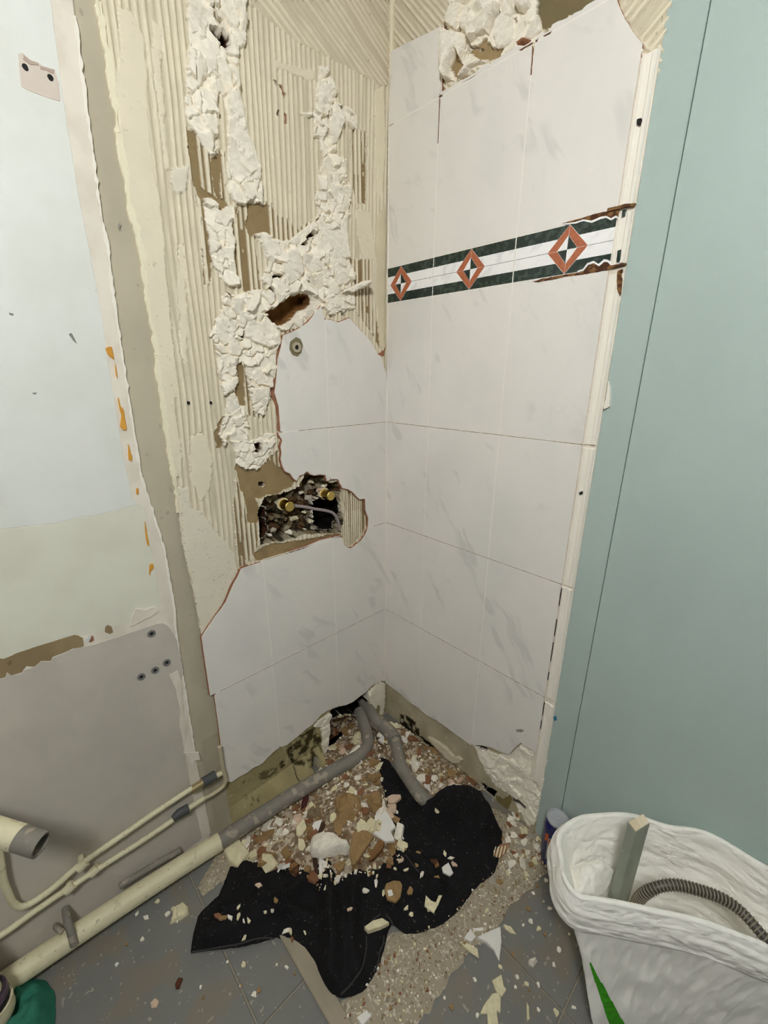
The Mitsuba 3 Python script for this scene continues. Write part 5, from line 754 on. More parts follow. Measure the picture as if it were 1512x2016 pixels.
# ---------------------------------------------------------------- floor litter: raised strip, dust, rubble heap
obj('raised_strip', bx(-0.702, -0.664, -1.20, -0.10, 0.0, 0.008, 0.002), 'm_strip', 'floor')
k = thing('timber_block', 'pale broken timber end beside the waste pipe, half under the black cloth', 'timber')
q = [(-0.7185,-0.0422),(-0.6794,-0.0472),(-0.6709,-0.1294),(-0.7126,-0.1446),(-0.723,-0.108)]
obj('block', slab(ragged(q, 0.006, 0.001, 3), 0.0, 0.03, F3, 0.003), 'm_sh_cream', k)
def sheet(pts, hf, step, seed, amp=0.004):
    pg = ragged(pts, 0.008, amp, seed, 60); x0, y0, x1, y1 = pg.bounds
    gx, gy = np.meshgrid(np.arange(x0, x1, step), np.arange(y0, y1, step)); g = np.stack([gx.ravel(), gy.ravel()], 1)
    g = g[shapely.contains_xy(pg.buffer(-step*0.4), g[:, 0], g[:, 1])]; b = ring(pg); P = np.vstack([b, g])
    dist = np.array(shapely.distance(pg.exterior, shapely.points(P))); tri = Delaunay(P).simplices
    cen = P[tri].mean(1); tri = tri[shapely.contains_xy(pg, cen[:, 0], cen[:, 1])]; a = P[tri]
    sg = (a[:, 1, 0]-a[:, 0, 0])*(a[:, 2, 1]-a[:, 0, 1])-(a[:, 1, 1]-a[:, 0, 1])*(a[:, 2, 0]-a[:, 0, 0]); tri = np.where((sg < 0)[:, None], tri[:, ::-1], tri)
    return trimesh.Trimesh(np.stack([P[:, 0], P[:, 1], hf(P[:, 0], P[:, 1], dist)], 1), tri, process=False)
DUST = [(-0.0303,-0.5252),(-0.002,-0.5978),(0.0127,-0.6768),(-0.0148,-0.731),(-0.0512,-0.7562),(-0.0794,-0.7472),(-0.1719,-0.7275),(-0.2359,-0.7189),(-0.2976,-0.7194),(-0.3534,-0.7039),(-0.4148,-0.6953),(-0.4617,-0.6938),(-0.5133,-0.6911),(-0.5739,-0.6923),(-0.6736,-0.5978),(-0.6699,-0.5537),(-0.6388,-0.5552),(-0.5569,-0.5608),(-0.5069,-0.5352),(-0.4585,-0.5599),(-0.38,-0.6125),(-0.3196,-0.6242),(-0.2455,-0.6127),(-0.1531,-0.6193)]
k = tag(obj('plaster_dust', sheet(DUST, lambda x, y, d: 0.0012+0.006*np.minimum(d/0.03, 1)*(0.3+nz(x, y, 30, 3))+0.003*nz(x, y, 120, 4)*np.minimum(d/0.01, 1), 0.005, 5, 0.012), 'm_dust', smooth=True), 'pale plaster dust and grit spread over the floor right of the black cloth', 'dust', kind='stuff')
D2 = [(-0.706,-0.0281),(-0.582,-0.0496),(-0.5082,-0.0499),(-0.4783,-0.125),(-0.5752,-0.1618),(-0.6225,-0.1846),(-0.6623,-0.1376),(-0.6978,-0.1134),(-0.7521,-0.1333),(-0.8076,-0.1307),(-0.8158,-0.0983),(-0.7703,-0.0722)]
tag(obj('plaster_dust', sheet(D2, lambda x, y, d: 0.001+0.004*np.minimum(d/0.03, 1)*(0.3+nz(x, y, 30, 7))+0.003*nz(x, y, 120, 8)*np.minimum(d/0.01, 1), 0.006, 6, 0.008), 'm_dust', smooth=True), 'thin plaster dust on the floor between the waste pipe and the black cloth', 'dust', kind='stuff')
HEAP = [(-0.1486,0.0134),(-0.1028,-0.0018),(-0.0961,-0.043),(-0.1216,-0.1113),(-0.1772,-0.1649),(-0.2423,-0.2519),(-0.286,-0.3515),(-0.3165,-0.4164),(-0.3473,-0.4542),(-0.4128,-0.4371),(-0.4836,-0.3874),(-0.5361,-0.363),(-0.5825,-0.3517),(-0.5869,-0.2896),(-0.6373,-0.2247),(-0.6719,-0.1563),(-0.7109,-0.0916),(-0.628,-0.071),(-0.5172,-0.065),(-0.3553,-0.0667)]
HEAP3 = [(-0.0802,0.0953),(-0.0642,0.042),(-0.0835,-0.0201),(-0.1639,-0.0713),(-0.2266,-0.08),(-0.353,-0.0635),(-0.3814,-0.0421),(-0.3061,0.0011),(-0.205,0.0327)]
HEAP2 = [(-0.072,-0.0166),(-0.0562,-0.0208),(-0.0216,-0.0534),(0.0021,-0.0937),(0.0096,-0.1964),(0.0097,-0.297),(0.0114,-0.3993),(0.0003,-0.4811),(-0.0563,-0.4276),(-0.1311,-0.4531),(-0.1791,-0.4078),(-0.1872,-0.3531),(-0.161,-0.277),(-0.1375,-0.2167),(-0.1496,-0.1763),(-0.1552,-0.1414)]
def heap_h(x, y):
    x = np.asarray(x, float); y = np.asarray(y, float)
    h = 0.052*np.exp(-(((x+0.36)/0.16)**2+((y+0.235)/0.13)**2))+0.030*np.exp(-(((x+0.10)/0.12)**2+((y+0.12)/0.13)**2))+0.02*np.exp(-(((x+0.45)/0.12)**2+((y+0.30)/0.10)**2))
    return h
# the black cloth, under part of the heap
CL = [(-0.1735,-0.139),(-0.151,-0.1751),(-0.1664,-0.2451),(-0.1699,-0.2999),(-0.1606,-0.3588),(-0.1712,-0.3967)]+[(-0.1958,-0.3919),(-0.1298,-0.4312),(-0.0719,-0.4905),(-0.049,-0.5489),(-0.0675,-0.6009),(-0.1368,-0.6347),(-0.1845,-0.6478),(-0.2249,-0.6407),(-0.2688,-0.6292),(-0.3287,-0.631),(-0.3839,-0.619),(-0.4317,-0.5966),(-0.4682,-0.5691),(-0.4791,-0.5289),(-0.4952,-0.5323),(-0.5263,-0.5481),(-0.557,-0.5644),(-0.6074,-0.5757),(-0.6314,-0.5644),(-0.6586,-0.5466),(-0.6693,-0.5285),(-0.6735,-0.5049),(-0.6701,-0.4759),(-0.6685,-0.4462),(-0.6731,-0.4158),(-0.6872,-0.3851),(-0.7075,-0.3466),(-0.7514,-0.3242),(-0.7866,-0.3003),(-0.8345,-0.2629),(-0.877,-0.2292),(-0.8604,-0.2005),(-0.8354,-0.168),(-0.8064,-0.1619),(-0.7776,-0.1591),(-0.7443,-0.1321),(-0.7198,-0.111),(-0.6873,-0.1177),(-0.6567,-0.1578),(-0.6233,-0.2004),(-0.5974,-0.199),(-0.5223,-0.1916),(-0.4185,-0.1815),(-0.2897,-0.1555)]
# heap of bunched cloth at the right: the hump
def fold(x, y, x0, y0, x1, y1, w, h):
    ax, ay = x1-x0, y1-y0; L2 = ax*ax+ay*ay; t = np.clip(((x-x0)*ax+(y-y0)*ay)/L2, 0, 1); d = np.hypot(x-x0-t*ax, y-y0-t*ay)
    return h*np.exp(-(d/w)**2)*(0.6+0.4*np.sin(np.pi*np.clip(t, 0.1, 0.9)))
PE = dp[-1]
FO = [(-0.5344,-0.3133),(-0.5809,-0.3999),(-0.6196,-0.4624),(-0.6624,-0.5096),(-0.4875,-0.3922),(-0.5624,-0.4615),(-0.6084,-0.5368),(-0.5904,-0.2949),(-0.6682,-0.3173),(-0.8232,-0.2357),(-0.7021,-0.1545),(-0.6959,-0.2602),(-0.6284,-0.399),(-0.7845,-0.2072),(-0.6623,-0.3075),(-0.4155,-0.4604),(-0.3416,-0.5636),(-0.419,-0.5223),(-0.3483,-0.4346),(-0.3138,-0.522)]
def cloth_h(x, y, d):
    hump = 0.105*np.exp(-(((x+0.115)/0.085)**2+((y+0.50)/0.085)**2)**1.6)
    hump *= 1+0.9*(nz(x, y, 20, 31, 2)-.5)
    h = 0.006+0.012*nz(x, y, 14, 32)+0.012*(1-np.abs(nz(x, y, 26, 33, 2)-.5)*5).clip(0, 1)*nz(x, y, 12, 37, 1)
    for a, b, w, hh in ((0, 1, .022, .030), (1, 2, .022, .034), (2, 3, .03, .030), (4, 5, .02, .026), (5, 6, .02, .024), (7, 8, .02, .030), (8, 9, .022, .022), (10, 11, .02, .022), (11, 12, .018, .026), (13, 14, .012, .014), (15, 16, .022, .022), (17, 16, .02, .018), (18, 19, .018, .022)):
        h = h+1.35*fold(x+0.012*(nz(x, y, 22, 34, 2)-.5), y+0.012*(nz(x, y, 22, 35, 2)-.5), *FO[a], *FO[b], w, hh)
    h = h+fold(x, y, PE[0]+0.005, PE[1]-0.032, PE[0]+0.03, PE[1]-0.10, 0.036, 0.085)
    under = heap_h(x, y)*0.4
    e = np.minimum(d/0.012, 1); h = h*(0.25+0.75*e)
    return np.maximum(h+hump*np.minimum(d/0.02, 1), under)+0.0025*(nz(x, y, 110, 36, 2)-.5)*e
ck = thing('black_cloth', 'crumpled black towel lying in the middle of the floor under the rubble', 'towel')
cm = sheet(CL, cloth_h, 0.0042, 8, 0.003)
obj('cloth', cm, 'm_cloth', ck, smooth=True)
PCe = Polygon(CL).buffer(0)
def on_cloth(pts, lift):
    out = []
    for x, y in pts:
        for _ in range(2):
            h = float(cloth_h(np.array([x]), np.array([y]), np.array([0.03]))[0])+lift
        out.append((x+(CAM[0]-x)*h/CAM[2], y+(CAM[1]-y)*h/CAM[2], h))
    return out
for hp_ in ([(-0.5428,-0.5005),(-0.5573,-0.517),(-0.5767,-0.5314),(-0.6042,-0.5401),(-0.6309,-0.5414),(-0.6539,-0.539)], [(-0.5085,-0.529),(-0.5218,-0.5394),(-0.5387,-0.5457),(-0.5536,-0.5568),(-0.5742,-0.5617)], [(-0.5148,-0.4852),(-0.4934,-0.489),(-0.4759,-0.5001),(-0.4737,-0.5139),(-0.4774,-0.5307)], [(-0.3302,-0.4204),(-0.3334,-0.4466),(-0.3374,-0.4838),(-0.3369,-0.4942)], [(-0.8745,-0.2277),(-0.8503,-0.2451),(-0.8203,-0.2661),(-0.7817,-0.2932),(-0.7465,-0.3133),(-0.7149,-0.3413)]):
    obj('hem', tube(on_cloth(hp_, 0.001), 0.0022, 8), 'm_hem', ck, smooth=True)
HBf = (lambda x, y, d: np.maximum(0.003+heap_h(x, y)*np.minimum(d/0.03, 1)+0.012*(nz(x, y, 60, 41)-.2)*np.minimum(d/0.015, 1)+0.004*nz(x, y, 200, 42), 0.001))
HB = cat([sheet(HEAP, HBf, 0.005, 12, 0.006), sheet(HEAP2, HBf, 0.005, 13, 0.006), sheet(HEAP3, HBf, 0.005, 14, 0.004)])
def heapmat(p, n, uv):
    a = fbm(p.x*70, p.y*70, p.z*70, 4); v1, v2, r = voronoi(p.x*110, p.y*110)
    c = mix(C3((182, 168, 146)), C3((124, 104, 78)), smoothstep(.45, .75, r)); return mix(c, mix(C3((156, 136, 110)), C3((88, 70, 52)), a), smoothstep(.35, .7, a))
scene['m_heap'] = pr(proc(heapmat), 0.95, 0.1)
tag(obj('fine_rubble', HB, 'm_heap', smooth=True), 'fine crushed plaster rubble heaped between the pipes and the black towel', 'rubble', kind='stuff')
PD, PC = Polygon(DUST).buffer(0), Polygon(CL).buffer(0); PH = Polygon(HEAP).buffer(0).union(Polygon(HEAP2).buffer(0)).union(Polygon(HEAP3).buffer(0))
# heights of what lies on the floor (floor, dust, towel or heap), on a 4 mm grid
_gx, _gy = np.meshgrid(np.arange(-1.3, 0.02, 0.004), np.arange(-1.0, 0.02, 0.004)); _S = np.zeros(_gx.shape); _pt = shapely.points(_gx, _gy)
_S[shapely.contains_xy(PD, _gx, _gy)] = 0.004
_m = shapely.contains_xy(PC, _gx, _gy); _S[_m] = np.maximum(_S[_m], cloth_h(_gx[_m], _gy[_m], np.array(shapely.distance(PC.exterior, _pt[_m]))))
_m = shapely.contains_xy(PH, _gx, _gy); _S[_m] = np.maximum(_S[_m], heap_h(_gx[_m], _gy[_m])*np.minimum(np.array(shapely.distance(PH.boundary, _pt[_m]))/0.03, 1)+0.004)
def surf(x, y): return float(_S[min(max(int(round((y+1.0)/0.004)), 0), _S.shape[0]-1), min(max(int(round((x+1.3)/0.004)), 0), _S.shape[1]-1)])
def put(key_name, mesh, mat, x, y, z, seed, label, catg, group=None, flat=0.5, rot=None):
    r = np.random.RandomState(seed); M = trimesh.transformations.euler_matrix(*(r.uniform(-flat, flat, 2)), r.uniform(0, 6.28) if rot is None else rot)
    m = mesh.copy(); m.apply_transform(M); m.apply_translation([x, y, z-m.bounds[0][2]-0.003-0.35*(m.extents[2])*(flat > .4)*0.5]); k = thing(key_name, label, catg, group); kk = mikit.ply(m, mat); scene[k] = kk; return k
# fine grit as one mass
rs = np.random.RandomState(12); bits = {c: [] for c in ('plaster', 'tan', 'terra', 'cream')}
HX0, HY0, HX1, HY1 = PH.bounds; n = 0
while n < 2200:
    x, y = rs.uniform(HX0, HX1), rs.uniform(HY0, HY1)
    if not PH.contains(shapely.points(x, y)): continue
    r = 0.0022+0.0042*rs.rand()**2; m = shard_mesh(r, r*0.9, rs, 4); m.apply_transform(trimesh.transformations.euler_matrix(*rs.uniform(-1, 1, 3)*[.8, .8, 3]))
    m.apply_translation([x, y, surf(x, y)+0.003]); bits[rs.choice(['plaster', 'plaster', 'tan', 'terra', 'cream', 'plaster', 'cream', 'plaster'])].append(m); n += 1
while n < 2600:
    x, y = rs.uniform(-0.75, 0.0), rs.uniform(-0.95, -0.4)
    if not PD.contains(shapely.points(x, y)): continue
    r = 0.0018+0.003*rs.rand()**2; m = shard_mesh(r, r*0.9, rs, 4); m.apply_translation([x, y, 0.008]); bits[rs.choice(['plaster', 'tan', 'terra', 'cream'])].append(m); n += 1
NM = {'plaster': 'white', 'tan': 'tan', 'terra': 'terracotta', 'cream': 'cream'}
for c, l in bits.items(): tag(obj('grit', cat(l), 'm_sh_'+c), 'tiny %s grit mixed through the rubble heap and dust' % NM[c], 'grit', kind='stuff')
# countable chips on the heap
KIND = [('plaster_chip', 'plaster', 'plaster', 'white plaster chip lying in the rubble heap by the waste pipe', 0.30), ('board_chip', 'tan', 'board scrap', 'brown board chip lying in the rubble heap by the waste pipe', 0.24), ('tile_chip', 'terra', 'tile chip', 'terracotta tile chip lying in the rubble heap by the waste pipe', 0.18), ('cream_chip', 'cream', 'adhesive', 'cream adhesive chip lying in the rubble heap by the waste pipe', 0.20), ('glazed_chip', 'glaze', 'tile chip', 'white glazed tile chip lying in the rubble heap by the waste pipe', 0.08), ('pink_chip', 'pink', 'plaster', 'pinkish plaster chip lying in the rubble heap by the waste pipe', 0.07)]
cum = np.cumsum([q[4] for q in KIND]); cum /= cum[-1]; n = 0
while n < 270:
    x, y = rs.uniform(HX0, HX1), rs.uniform(HY0, HY1)
    if not PH.buffer(-0.006).contains(shapely.points(x, y)): continue
    q = KIND[int(np.searchsorted(cum, rs.rand()))]; r = 0.0085+0.020*rs.rand()**1.7
    m = lump_mesh(r*0.9, rs) if q[1] in ('plaster', 'pink') and rs.rand() < .5 else shard_mesh(r, 0.005+0.007*rs.rand(), rs, el=rs.uniform(.8, 1.35))
    big = 'large' if r > 0.016 else 'small' if r < 0.012 else 'medium sized'
    place = 'in the corner between the two grey pipes' if y > -0.14 and x > -0.25 else 'beside the grey drain pipe' if x > -0.13 else 'along the grey waste pipe' if y > -0.19 else 'at the left end of the rubble heap' if x < -0.52 else 'at the front of the rubble heap by the towel' if y < -0.30 else 'in the middle of the rubble heap'
    lab = '%s %s %s' % (big, q[3].split(' lying')[0], place)
    put(q[0], m, 'm_shglaze' if q[1] == 'glaze' else 'm_sh_'+q[1], x, y, surf(x, y)+0.003, 500+n, lab, q[2], lab, 0.6); n += 1
# crumbs scattered on the towel
CR = [(p, m) for p, m in zip([(-0.5487,-0.3137),(-0.5579,-0.3457),(-0.6442,-0.2772),(-0.7504,-0.2242),(-0.7981,-0.2136),(-0.7914,-0.223),(-0.7766,-0.2355),(-0.7613,-0.2471),(-0.7532,-0.2591),(-0.7421,-0.2652),(-0.6976,-0.2633),(-0.6823,-0.2763),(-0.6712,-0.2836),(-0.6623,-0.3075),(-0.6791,-0.3721),(-0.6765,-0.3606),(-0.6473,-0.3811),(-0.7665,-0.2866),(-0.6888,-0.2186),(-0.7271,-0.0763),(-0.4346,-0.4076),(-0.4342,-0.4221),(-0.4458,-0.4006),(-0.4464,-0.4311),(-0.3876,-0.4485),(-0.3588,-0.4651),(-0.3259,-0.4745),(-0.349,-0.5147),(-0.3871,-0.5074),(-0.4272,-0.5301),(-0.4255,-0.547),(-0.3831,-0.5719),(-0.5421,-0.4367),(-0.5287,-0.3533),(-0.4763,-0.3787),(-0.4476,-0.4633),(-0.2629,-0.3285),(-0.3483,-0.4346),(-0.3941,-0.4281),(-0.479,-0.4254),(-0.1936,-0.4817),(-0.1918,-0.5),(-0.1671,-0.4191),(-0.1582,-0.4939)], ['cream', 'cream', 'cream', 'cream', 'terra', 'tan', 'plaster', 'cream', 'plaster', 'cream', 'cream', 'plaster', 'tan', 'plaster', 'terra', 'cream', 'cream', 'cream', 'pink', 'pink', 'cream', 'cream', 'cream', 'plaster', 'cream', 'cream', 'tan', 'plaster', 'tan', 'cream', 'cream', 'cream', 'pink', 'cream', 'plaster', 'cream', 'plaster', 'pink', 'terra', 'plaster', 'cream', 'plaster', 'cream', 'pink'])]
CN = {'cream': 'cream', 'plaster': 'white', 'pink': 'pinkish', 'terra': 'terracotta', 'tan': 'tan'}
def CP(p): return 'left wing' if p[0] < -0.70 else 'hump' if p[0] > -0.26 and p[1] > -0.52 else 'front tail' if p[1] < -0.40 and p[0] < -0.5 else 'right half' if p[0] > -0.42 else 'middle'
for i, (p, c) in enumerate(CR):
    h = surf(*p); x, y = p[0]+(CAM[0]-p[0])*h/CAM[2], p[1]+(CAM[1]-p[1])*h/CAM[2]
    put('crumb', shard_mesh(0.0045+0.006*rs.rand(), 0.004, rs, el=rs.uniform(1, 1.6)), 'm_sh_'+c, x, y, surf(x, y)+0.004, 900+i, '%s crumb on the %s of the black towel' % (CN[c], CP(p)), 'crumb', '%s crumbs on the %s of the black towel' % (CN[c], CP(p)), 0.3)

# single pieces one can point at, outlined on the surface they lie on
def flat_piece(name, pts, th, mat, lab, catg, z=None, seed=0, amp=0.0008, tilt=(0, 0), grp=None, sm=False, rough=None):
    c = np.mean(pts, 0); z = surf(*c)+0.004 if z is None else z
    P = [(x+(CAM[0]-x)*z/CAM[2], y+(CAM[1]-y)*z/CAM[2]) for x, y in pts]
    if rough is None: m = slab(ragged(P, 0.005, amp, seed), 0.0, th, F3, min(0.0012, th*0.3))
    else: m = lump(P, th*0.75, F3, 0.0, seed=seed, rough=rough, amp=0.0015, facet=0.02, step=0.003)
    v = m.vertices.copy(); cc = np.mean(P, 0); v[:, 2] += z+(v[:, 0]-cc[0])*tilt[0]+(v[:, 1]-cc[1])*tilt[1]
    k = thing(name, lab, catg, grp); scene[k] = mikit.ply(trimesh.Trimesh(v, m.faces, process=False), mat, smooth=30 if rough is not None else False); return k
flat_piece('plaster_lump', [(-0.513,-0.2139),(-0.4969,-0.2179),(-0.4689,-0.2329),(-0.4555,-0.2533),(-0.4513,-0.276),(-0.4394,-0.302),(-0.442,-0.3141),(-0.4603,-0.3146),(-0.4709,-0.3011),(-0.4861,-0.2937),(-0.5038,-0.2805),(-0.5133,-0.275),(-0.536,-0.2501),(-0.5308,-0.2301)], 0.030, 'm_sh_plaster', 'largest white plaster lump, on top of the rubble heap', 'plaster', None, 1, rough=0.8)
flat_piece('plaster_lump', [(-0.2459,-0.0608),(-0.2033,-0.0587),(-0.1916,-0.0696),(-0.1984,-0.1056),(-0.2292,-0.1214),(-0.2571,-0.1149),(-0.2738,-0.0912)], 0.034, 'm_sh_plaster', 'white plaster lump against the grey waste pipe bend', 'plaster', None, 2, rough=0.8)
flat_piece('board_scrap', [(-0.41,-0.2886),(-0.3929,-0.2952),(-0.3762,-0.3071),(-0.3702,-0.3396),(-0.3962,-0.3429),(-0.424,-0.349),(-0.4599,-0.3531),(-0.4642,-0.3456),(-0.4506,-0.3203),(-0.4292,-0.3006)], 0.010, 'm_sh_tan', 'large tan paper backed board scrap beside the largest plaster lump', 'board scrap', None, 3, tilt=(0.1, 0.15))
flat_piece('board_scrap', [(-0.3815,-0.3604),(-0.3505,-0.3563),(-0.3517,-0.3702),(-0.3762,-0.3836),(-0.4116,-0.3851),(-0.4249,-0.3794),(-0.4169,-0.3662)], 0.012, 'm_rust', 'rust brown board scrap at the front edge of the rubble heap', 'board scrap', None, 4)
flat_piece('tile_piece', [(-0.319,-0.2696),(-0.2857,-0.2967),(-0.2895,-0.3269),(-0.2993,-0.3622),(-0.3199,-0.3622),(-0.331,-0.3898),(-0.3536,-0.3721),(-0.3614,-0.3384),(-0.3708,-0.3142),(-0.3489,-0.3073),(-0.3286,-0.2982)], 0.009, 'm_shglaze', 'broad white speckled tile piece at the right edge of the rubble heap', 'tile piece', None, 5)
flat_piece('tile_piece', [(-0.4766,-0.1786),(-0.4559,-0.1901),(-0.4776,-0.2054),(-0.5005,-0.2182),(-0.5078,-0.2038),(-0.5025,-0.1857)], 0.008, 'm_shglaze', 'white tile piece standing beside a brown splinter on the rubble heap', 'tile piece', None, 6, tilt=(0.2, 0.2))
flat_piece('tile_piece', [(-0.5253,-0.2706),(-0.5203,-0.2754),(-0.5127,-0.3132),(-0.5288,-0.3146),(-0.5529,-0.3097)], 0.008, 'm_shglaze', 'white triangular tile piece near the front of the rubble heap', 'tile piece', None, 7)
flat_piece('splinter', [(-0.4598,-0.1905),(-0.4363,-0.1984),(-0.4486,-0.2051),(-0.4927,-0.2219),(-0.4997,-0.2171)], 0.006, 'm_sh_dark', 'dark brown wood splinter lying across the rubble heap', 'splinter', None, 8)
flat_piece('splinter', [(-0.5379,-0.2553),(-0.5274,-0.2617),(-0.5389,-0.2851),(-0.5545,-0.3097),(-0.5566,-0.3013),(-0.5487,-0.2758)], 0.006, 'm_sh_dark', 'dark splinter beside the white triangular tile piece', 'splinter', None, 9)
flat_piece('splinter', [(-0.4559,-0.0831),(-0.4389,-0.0856),(-0.444,-0.0989),(-0.4671,-0.1168),(-0.4828,-0.1105),(-0.4712,-0.0954)], 0.012, pr((70, 30, 26), 0.8), 'dark red scrap beside the waste pipe in the rubble', 'scrap', None, 10)
flat_piece('cream_flake', [(-0.3795,-0.2704),(-0.3603,-0.2661),(-0.3565,-0.28),(-0.3549,-0.3096),(-0.3689,-0.3121),(-0.3807,-0.2989),(-0.395,-0.2932),(-0.391,-0.2794)], 0.006, 'm_sh_cream', 'cream adhesive flake with dark specks beside the broad white tile piece', 'adhesive', None, 11)
flat_piece('adhesive_lump', [(-0.3844,-0.1596),(-0.3514,-0.1682),(-0.3261,-0.1921),(-0.3207,-0.2199),(-0.3435,-0.2464),(-0.3686,-0.248),(-0.3968,-0.2255),(-0.4053,-0.1922)], 0.016, 'm_sh_tan', 'brown adhesive lump in the middle of the rubble heap', 'adhesive', None, 12, rough=0.9)
flat_piece('adhesive_lump', [(-0.3016,-0.2289),(-0.271,-0.2257),(-0.2548,-0.241),(-0.2683,-0.2693),(-0.286,-0.2835),(-0.3195,-0.2562)], 0.014, 'm_sh_tan', 'squarish tan adhesive lump at the right edge of the rubble heap', 'adhesive', None, 13, rough=0.5)
flat_piece('adhesive_lump', [(-0.4736,-0.132),(-0.4474,-0.131),(-0.4354,-0.151),(-0.4475,-0.1733),(-0.4698,-0.1688),(-0.486,-0.1453)], 0.014, pr((120, 104, 78), 0.9), 'grey brown adhesive lump near the waste pipe in the rubble', 'adhesive', None, 14, rough=0.5)
flat_piece('adhesive_lump', [(-0.5983,-0.2222),(-0.5817,-0.2208),(-0.5759,-0.2467),(-0.5898,-0.2634),(-0.6014,-0.2622),(-0.6054,-0.2389)], 0.012, 'm_rust', 'rusty brown adhesive lump at the left front of the rubble heap', 'adhesive', None, 15, rough=0.5)
flat_piece('board_scrap', [(-0.427,-0.4526),(-0.4069,-0.4622),(-0.3904,-0.481),(-0.4197,-0.5022),(-0.439,-0.5016),(-0.4511,-0.4814),(-0.4401,-0.4588)], 0.007, 'm_sh_tan', 'tan board scrap lying alone on the black towel', 'board scrap', None, 16)
flat_piece('tile_piece', [(-0.4352,-0.4649),(-0.4243,-0.4723),(-0.431,-0.4856),(-0.4431,-0.4786)], 0.004, 'm_shglaze', 'small square white tile piece on the tan scrap on the towel', 'tile piece', surf(*np.mean([(-0.433,-0.4722),(-0.429,-0.4841)], 0))+0.012, 17)
flat_piece('plaster_piece', [(-0.2513,-0.2742),(-0.234,-0.2791),(-0.2132,-0.2987),(-0.2192,-0.309),(-0.2512,-0.3055),(-0.2625,-0.2904)], 0.010, 'm_sh_pink', 'pinkish white chip on the towel beside the drain pipe, the larger of two', 'plaster', None, 18)
flat_piece('plaster_piece', [(-0.2681,-0.2939),(-0.2478,-0.3131),(-0.2645,-0.3296),(-0.2787,-0.3246),(-0.279,-0.3074)], 0.010, 'm_sh_pink', 'pinkish white chip on the towel, just below a larger one', 'plaster', None, 19)
flat_piece('tile_piece', [(-0.2829,-0.5328),(-0.2585,-0.5382),(-0.2699,-0.5649),(-0.2829,-0.5624),(-0.2904,-0.5431)], 0.006, 'm_shglaze', 'white tile piece on the black towel right of a rusty chip', 'tile piece', None, 20)
flat_piece('tile_chip', [(-0.2915,-0.4966),(-0.2751,-0.5096),(-0.2836,-0.5246),(-0.2967,-0.5223),(-0.2985,-0.508)], 0.006, 'm_rust', 'rusty brown tile chip alone on the black towel', 'tile chip', None, 21)
flat_piece('board_scrap', [(-0.3252,-0.4492),(-0.3014,-0.4557),(-0.2967,-0.4655),(-0.3215,-0.4683)], 0.008, 'm_sh_tan', 'small tan scrap on the towel near the broad white tile piece', 'board scrap', None, 22)
flat_piece('tile_chip', [(-0.3176,-0.532),(-0.3047,-0.5393),(-0.3113,-0.5523),(-0.328,-0.5483)], 0.006, 'm_sh_tan', 'small brown chip on the towel above the jagged cream flake', 'tile chip', None, 23)
flat_piece('cream_flake', [(-0.3669,-0.5459),(-0.3657,-0.5649),(-0.3598,-0.5749),(-0.3418,-0.5698),(-0.3348,-0.5764),(-0.3568,-0.5821),(-0.382,-0.5861),(-0.3856,-0.5721),(-0.3879,-0.5592)], 0.004, 'm_sh_cream', 'jagged cream flake at the lower edge of the black towel', 'adhesive', None, 24)
flat_piece('cream_flake', [(-0.5368,-0.4865),(-0.5109,-0.4929),(-0.492,-0.5048),(-0.4848,-0.5237),(-0.5102,-0.5136),(-0.5359,-0.4992)], 0.014, 'm_sh_cream', 'oblong white flake on the towel at its front fold', 'adhesive', None, 25)
flat_piece('tile_piece', [(-0.3461,-0.6963),(-0.3196,-0.7079),(-0.2849,-0.725),(-0.3071,-0.7428),(-0.3401,-0.7573),(-0.3329,-0.7369),(-0.3351,-0.7181)], 0.010, 'm_shglaze', 'shiny curved white tile piece on the floor, largest beside the dust', 'tile piece', 0.0, 26, tilt=(0.1, 0.2))
flat_piece('tile_piece', [(-0.3681,-0.6735),(-0.34,-0.6728),(-0.3439,-0.6927),(-0.361,-0.6898)], 0.007, 'm_shglaze', 'small pointed white tile piece left of the curved white one', 'tile piece', 0.004, 27)
flat_piece('tile_piece', [(-0.3375,-0.6732),(-0.314,-0.6935),(-0.3175,-0.7001),(-0.3345,-0.684)], 0.005, 'm_shglaze', 'thin white tile sliver just above the curved white piece', 'tile piece', 0.004, 28)
flat_piece('cream_flake', [(-0.3836,-0.6589),(-0.3712,-0.6801),(-0.3586,-0.707),(-0.3717,-0.7202),(-0.3781,-0.6978)], 0.004, 'm_sh_cream', 'tapering tan flake lying at the edge of the dust', 'adhesive', 0.003, 29)
flat_piece('cream_flake', [(-0.2693,-0.7258),(-0.26,-0.7406),(-0.2638,-0.7588),(-0.2716,-0.7475),(-0.2744,-0.733)], 0.004, 'm_sh_cream', 'small leaf shaped tan flake right of the curved white tile piece', 'adhesive', 0.0, 30)
flat_piece('cream_flake', [(-0.3828,-0.7649),(-0.3575,-0.7738),(-0.371,-0.7877),(-0.3725,-0.796),(-0.391,-0.7944),(-0.3913,-0.7798)], 0.004, 'm_sh_cream', 'tan flake on the grey floor, upper of two touching ones', 'adhesive', 0.0, 31)
flat_piece('cream_flake', [(-0.4022,-0.7774),(-0.3908,-0.7851),(-0.3942,-0.7945),(-0.4152,-0.8068),(-0.4187,-0.799),(-0.4341,-0.8139),(-0.4509,-0.798),(-0.4374,-0.7873),(-0.4487,-0.7765),(-0.4318,-0.7744)], 0.005, 'm_sh_cream', 'tan flake on the grey floor, lower of two touching ones', 'adhesive', 0.0, 32)
flat_piece('plaster_lump', [(-0.2867,-0.806),(-0.2719,-0.8129),(-0.2742,-0.8214),(-0.29,-0.8188),(-0.2939,-0.8099)], 0.014, 'm_sh_plaster', 'small white plaster lump on the floor left of the white sack', 'plaster', 0.0, 33, rough=0.8)
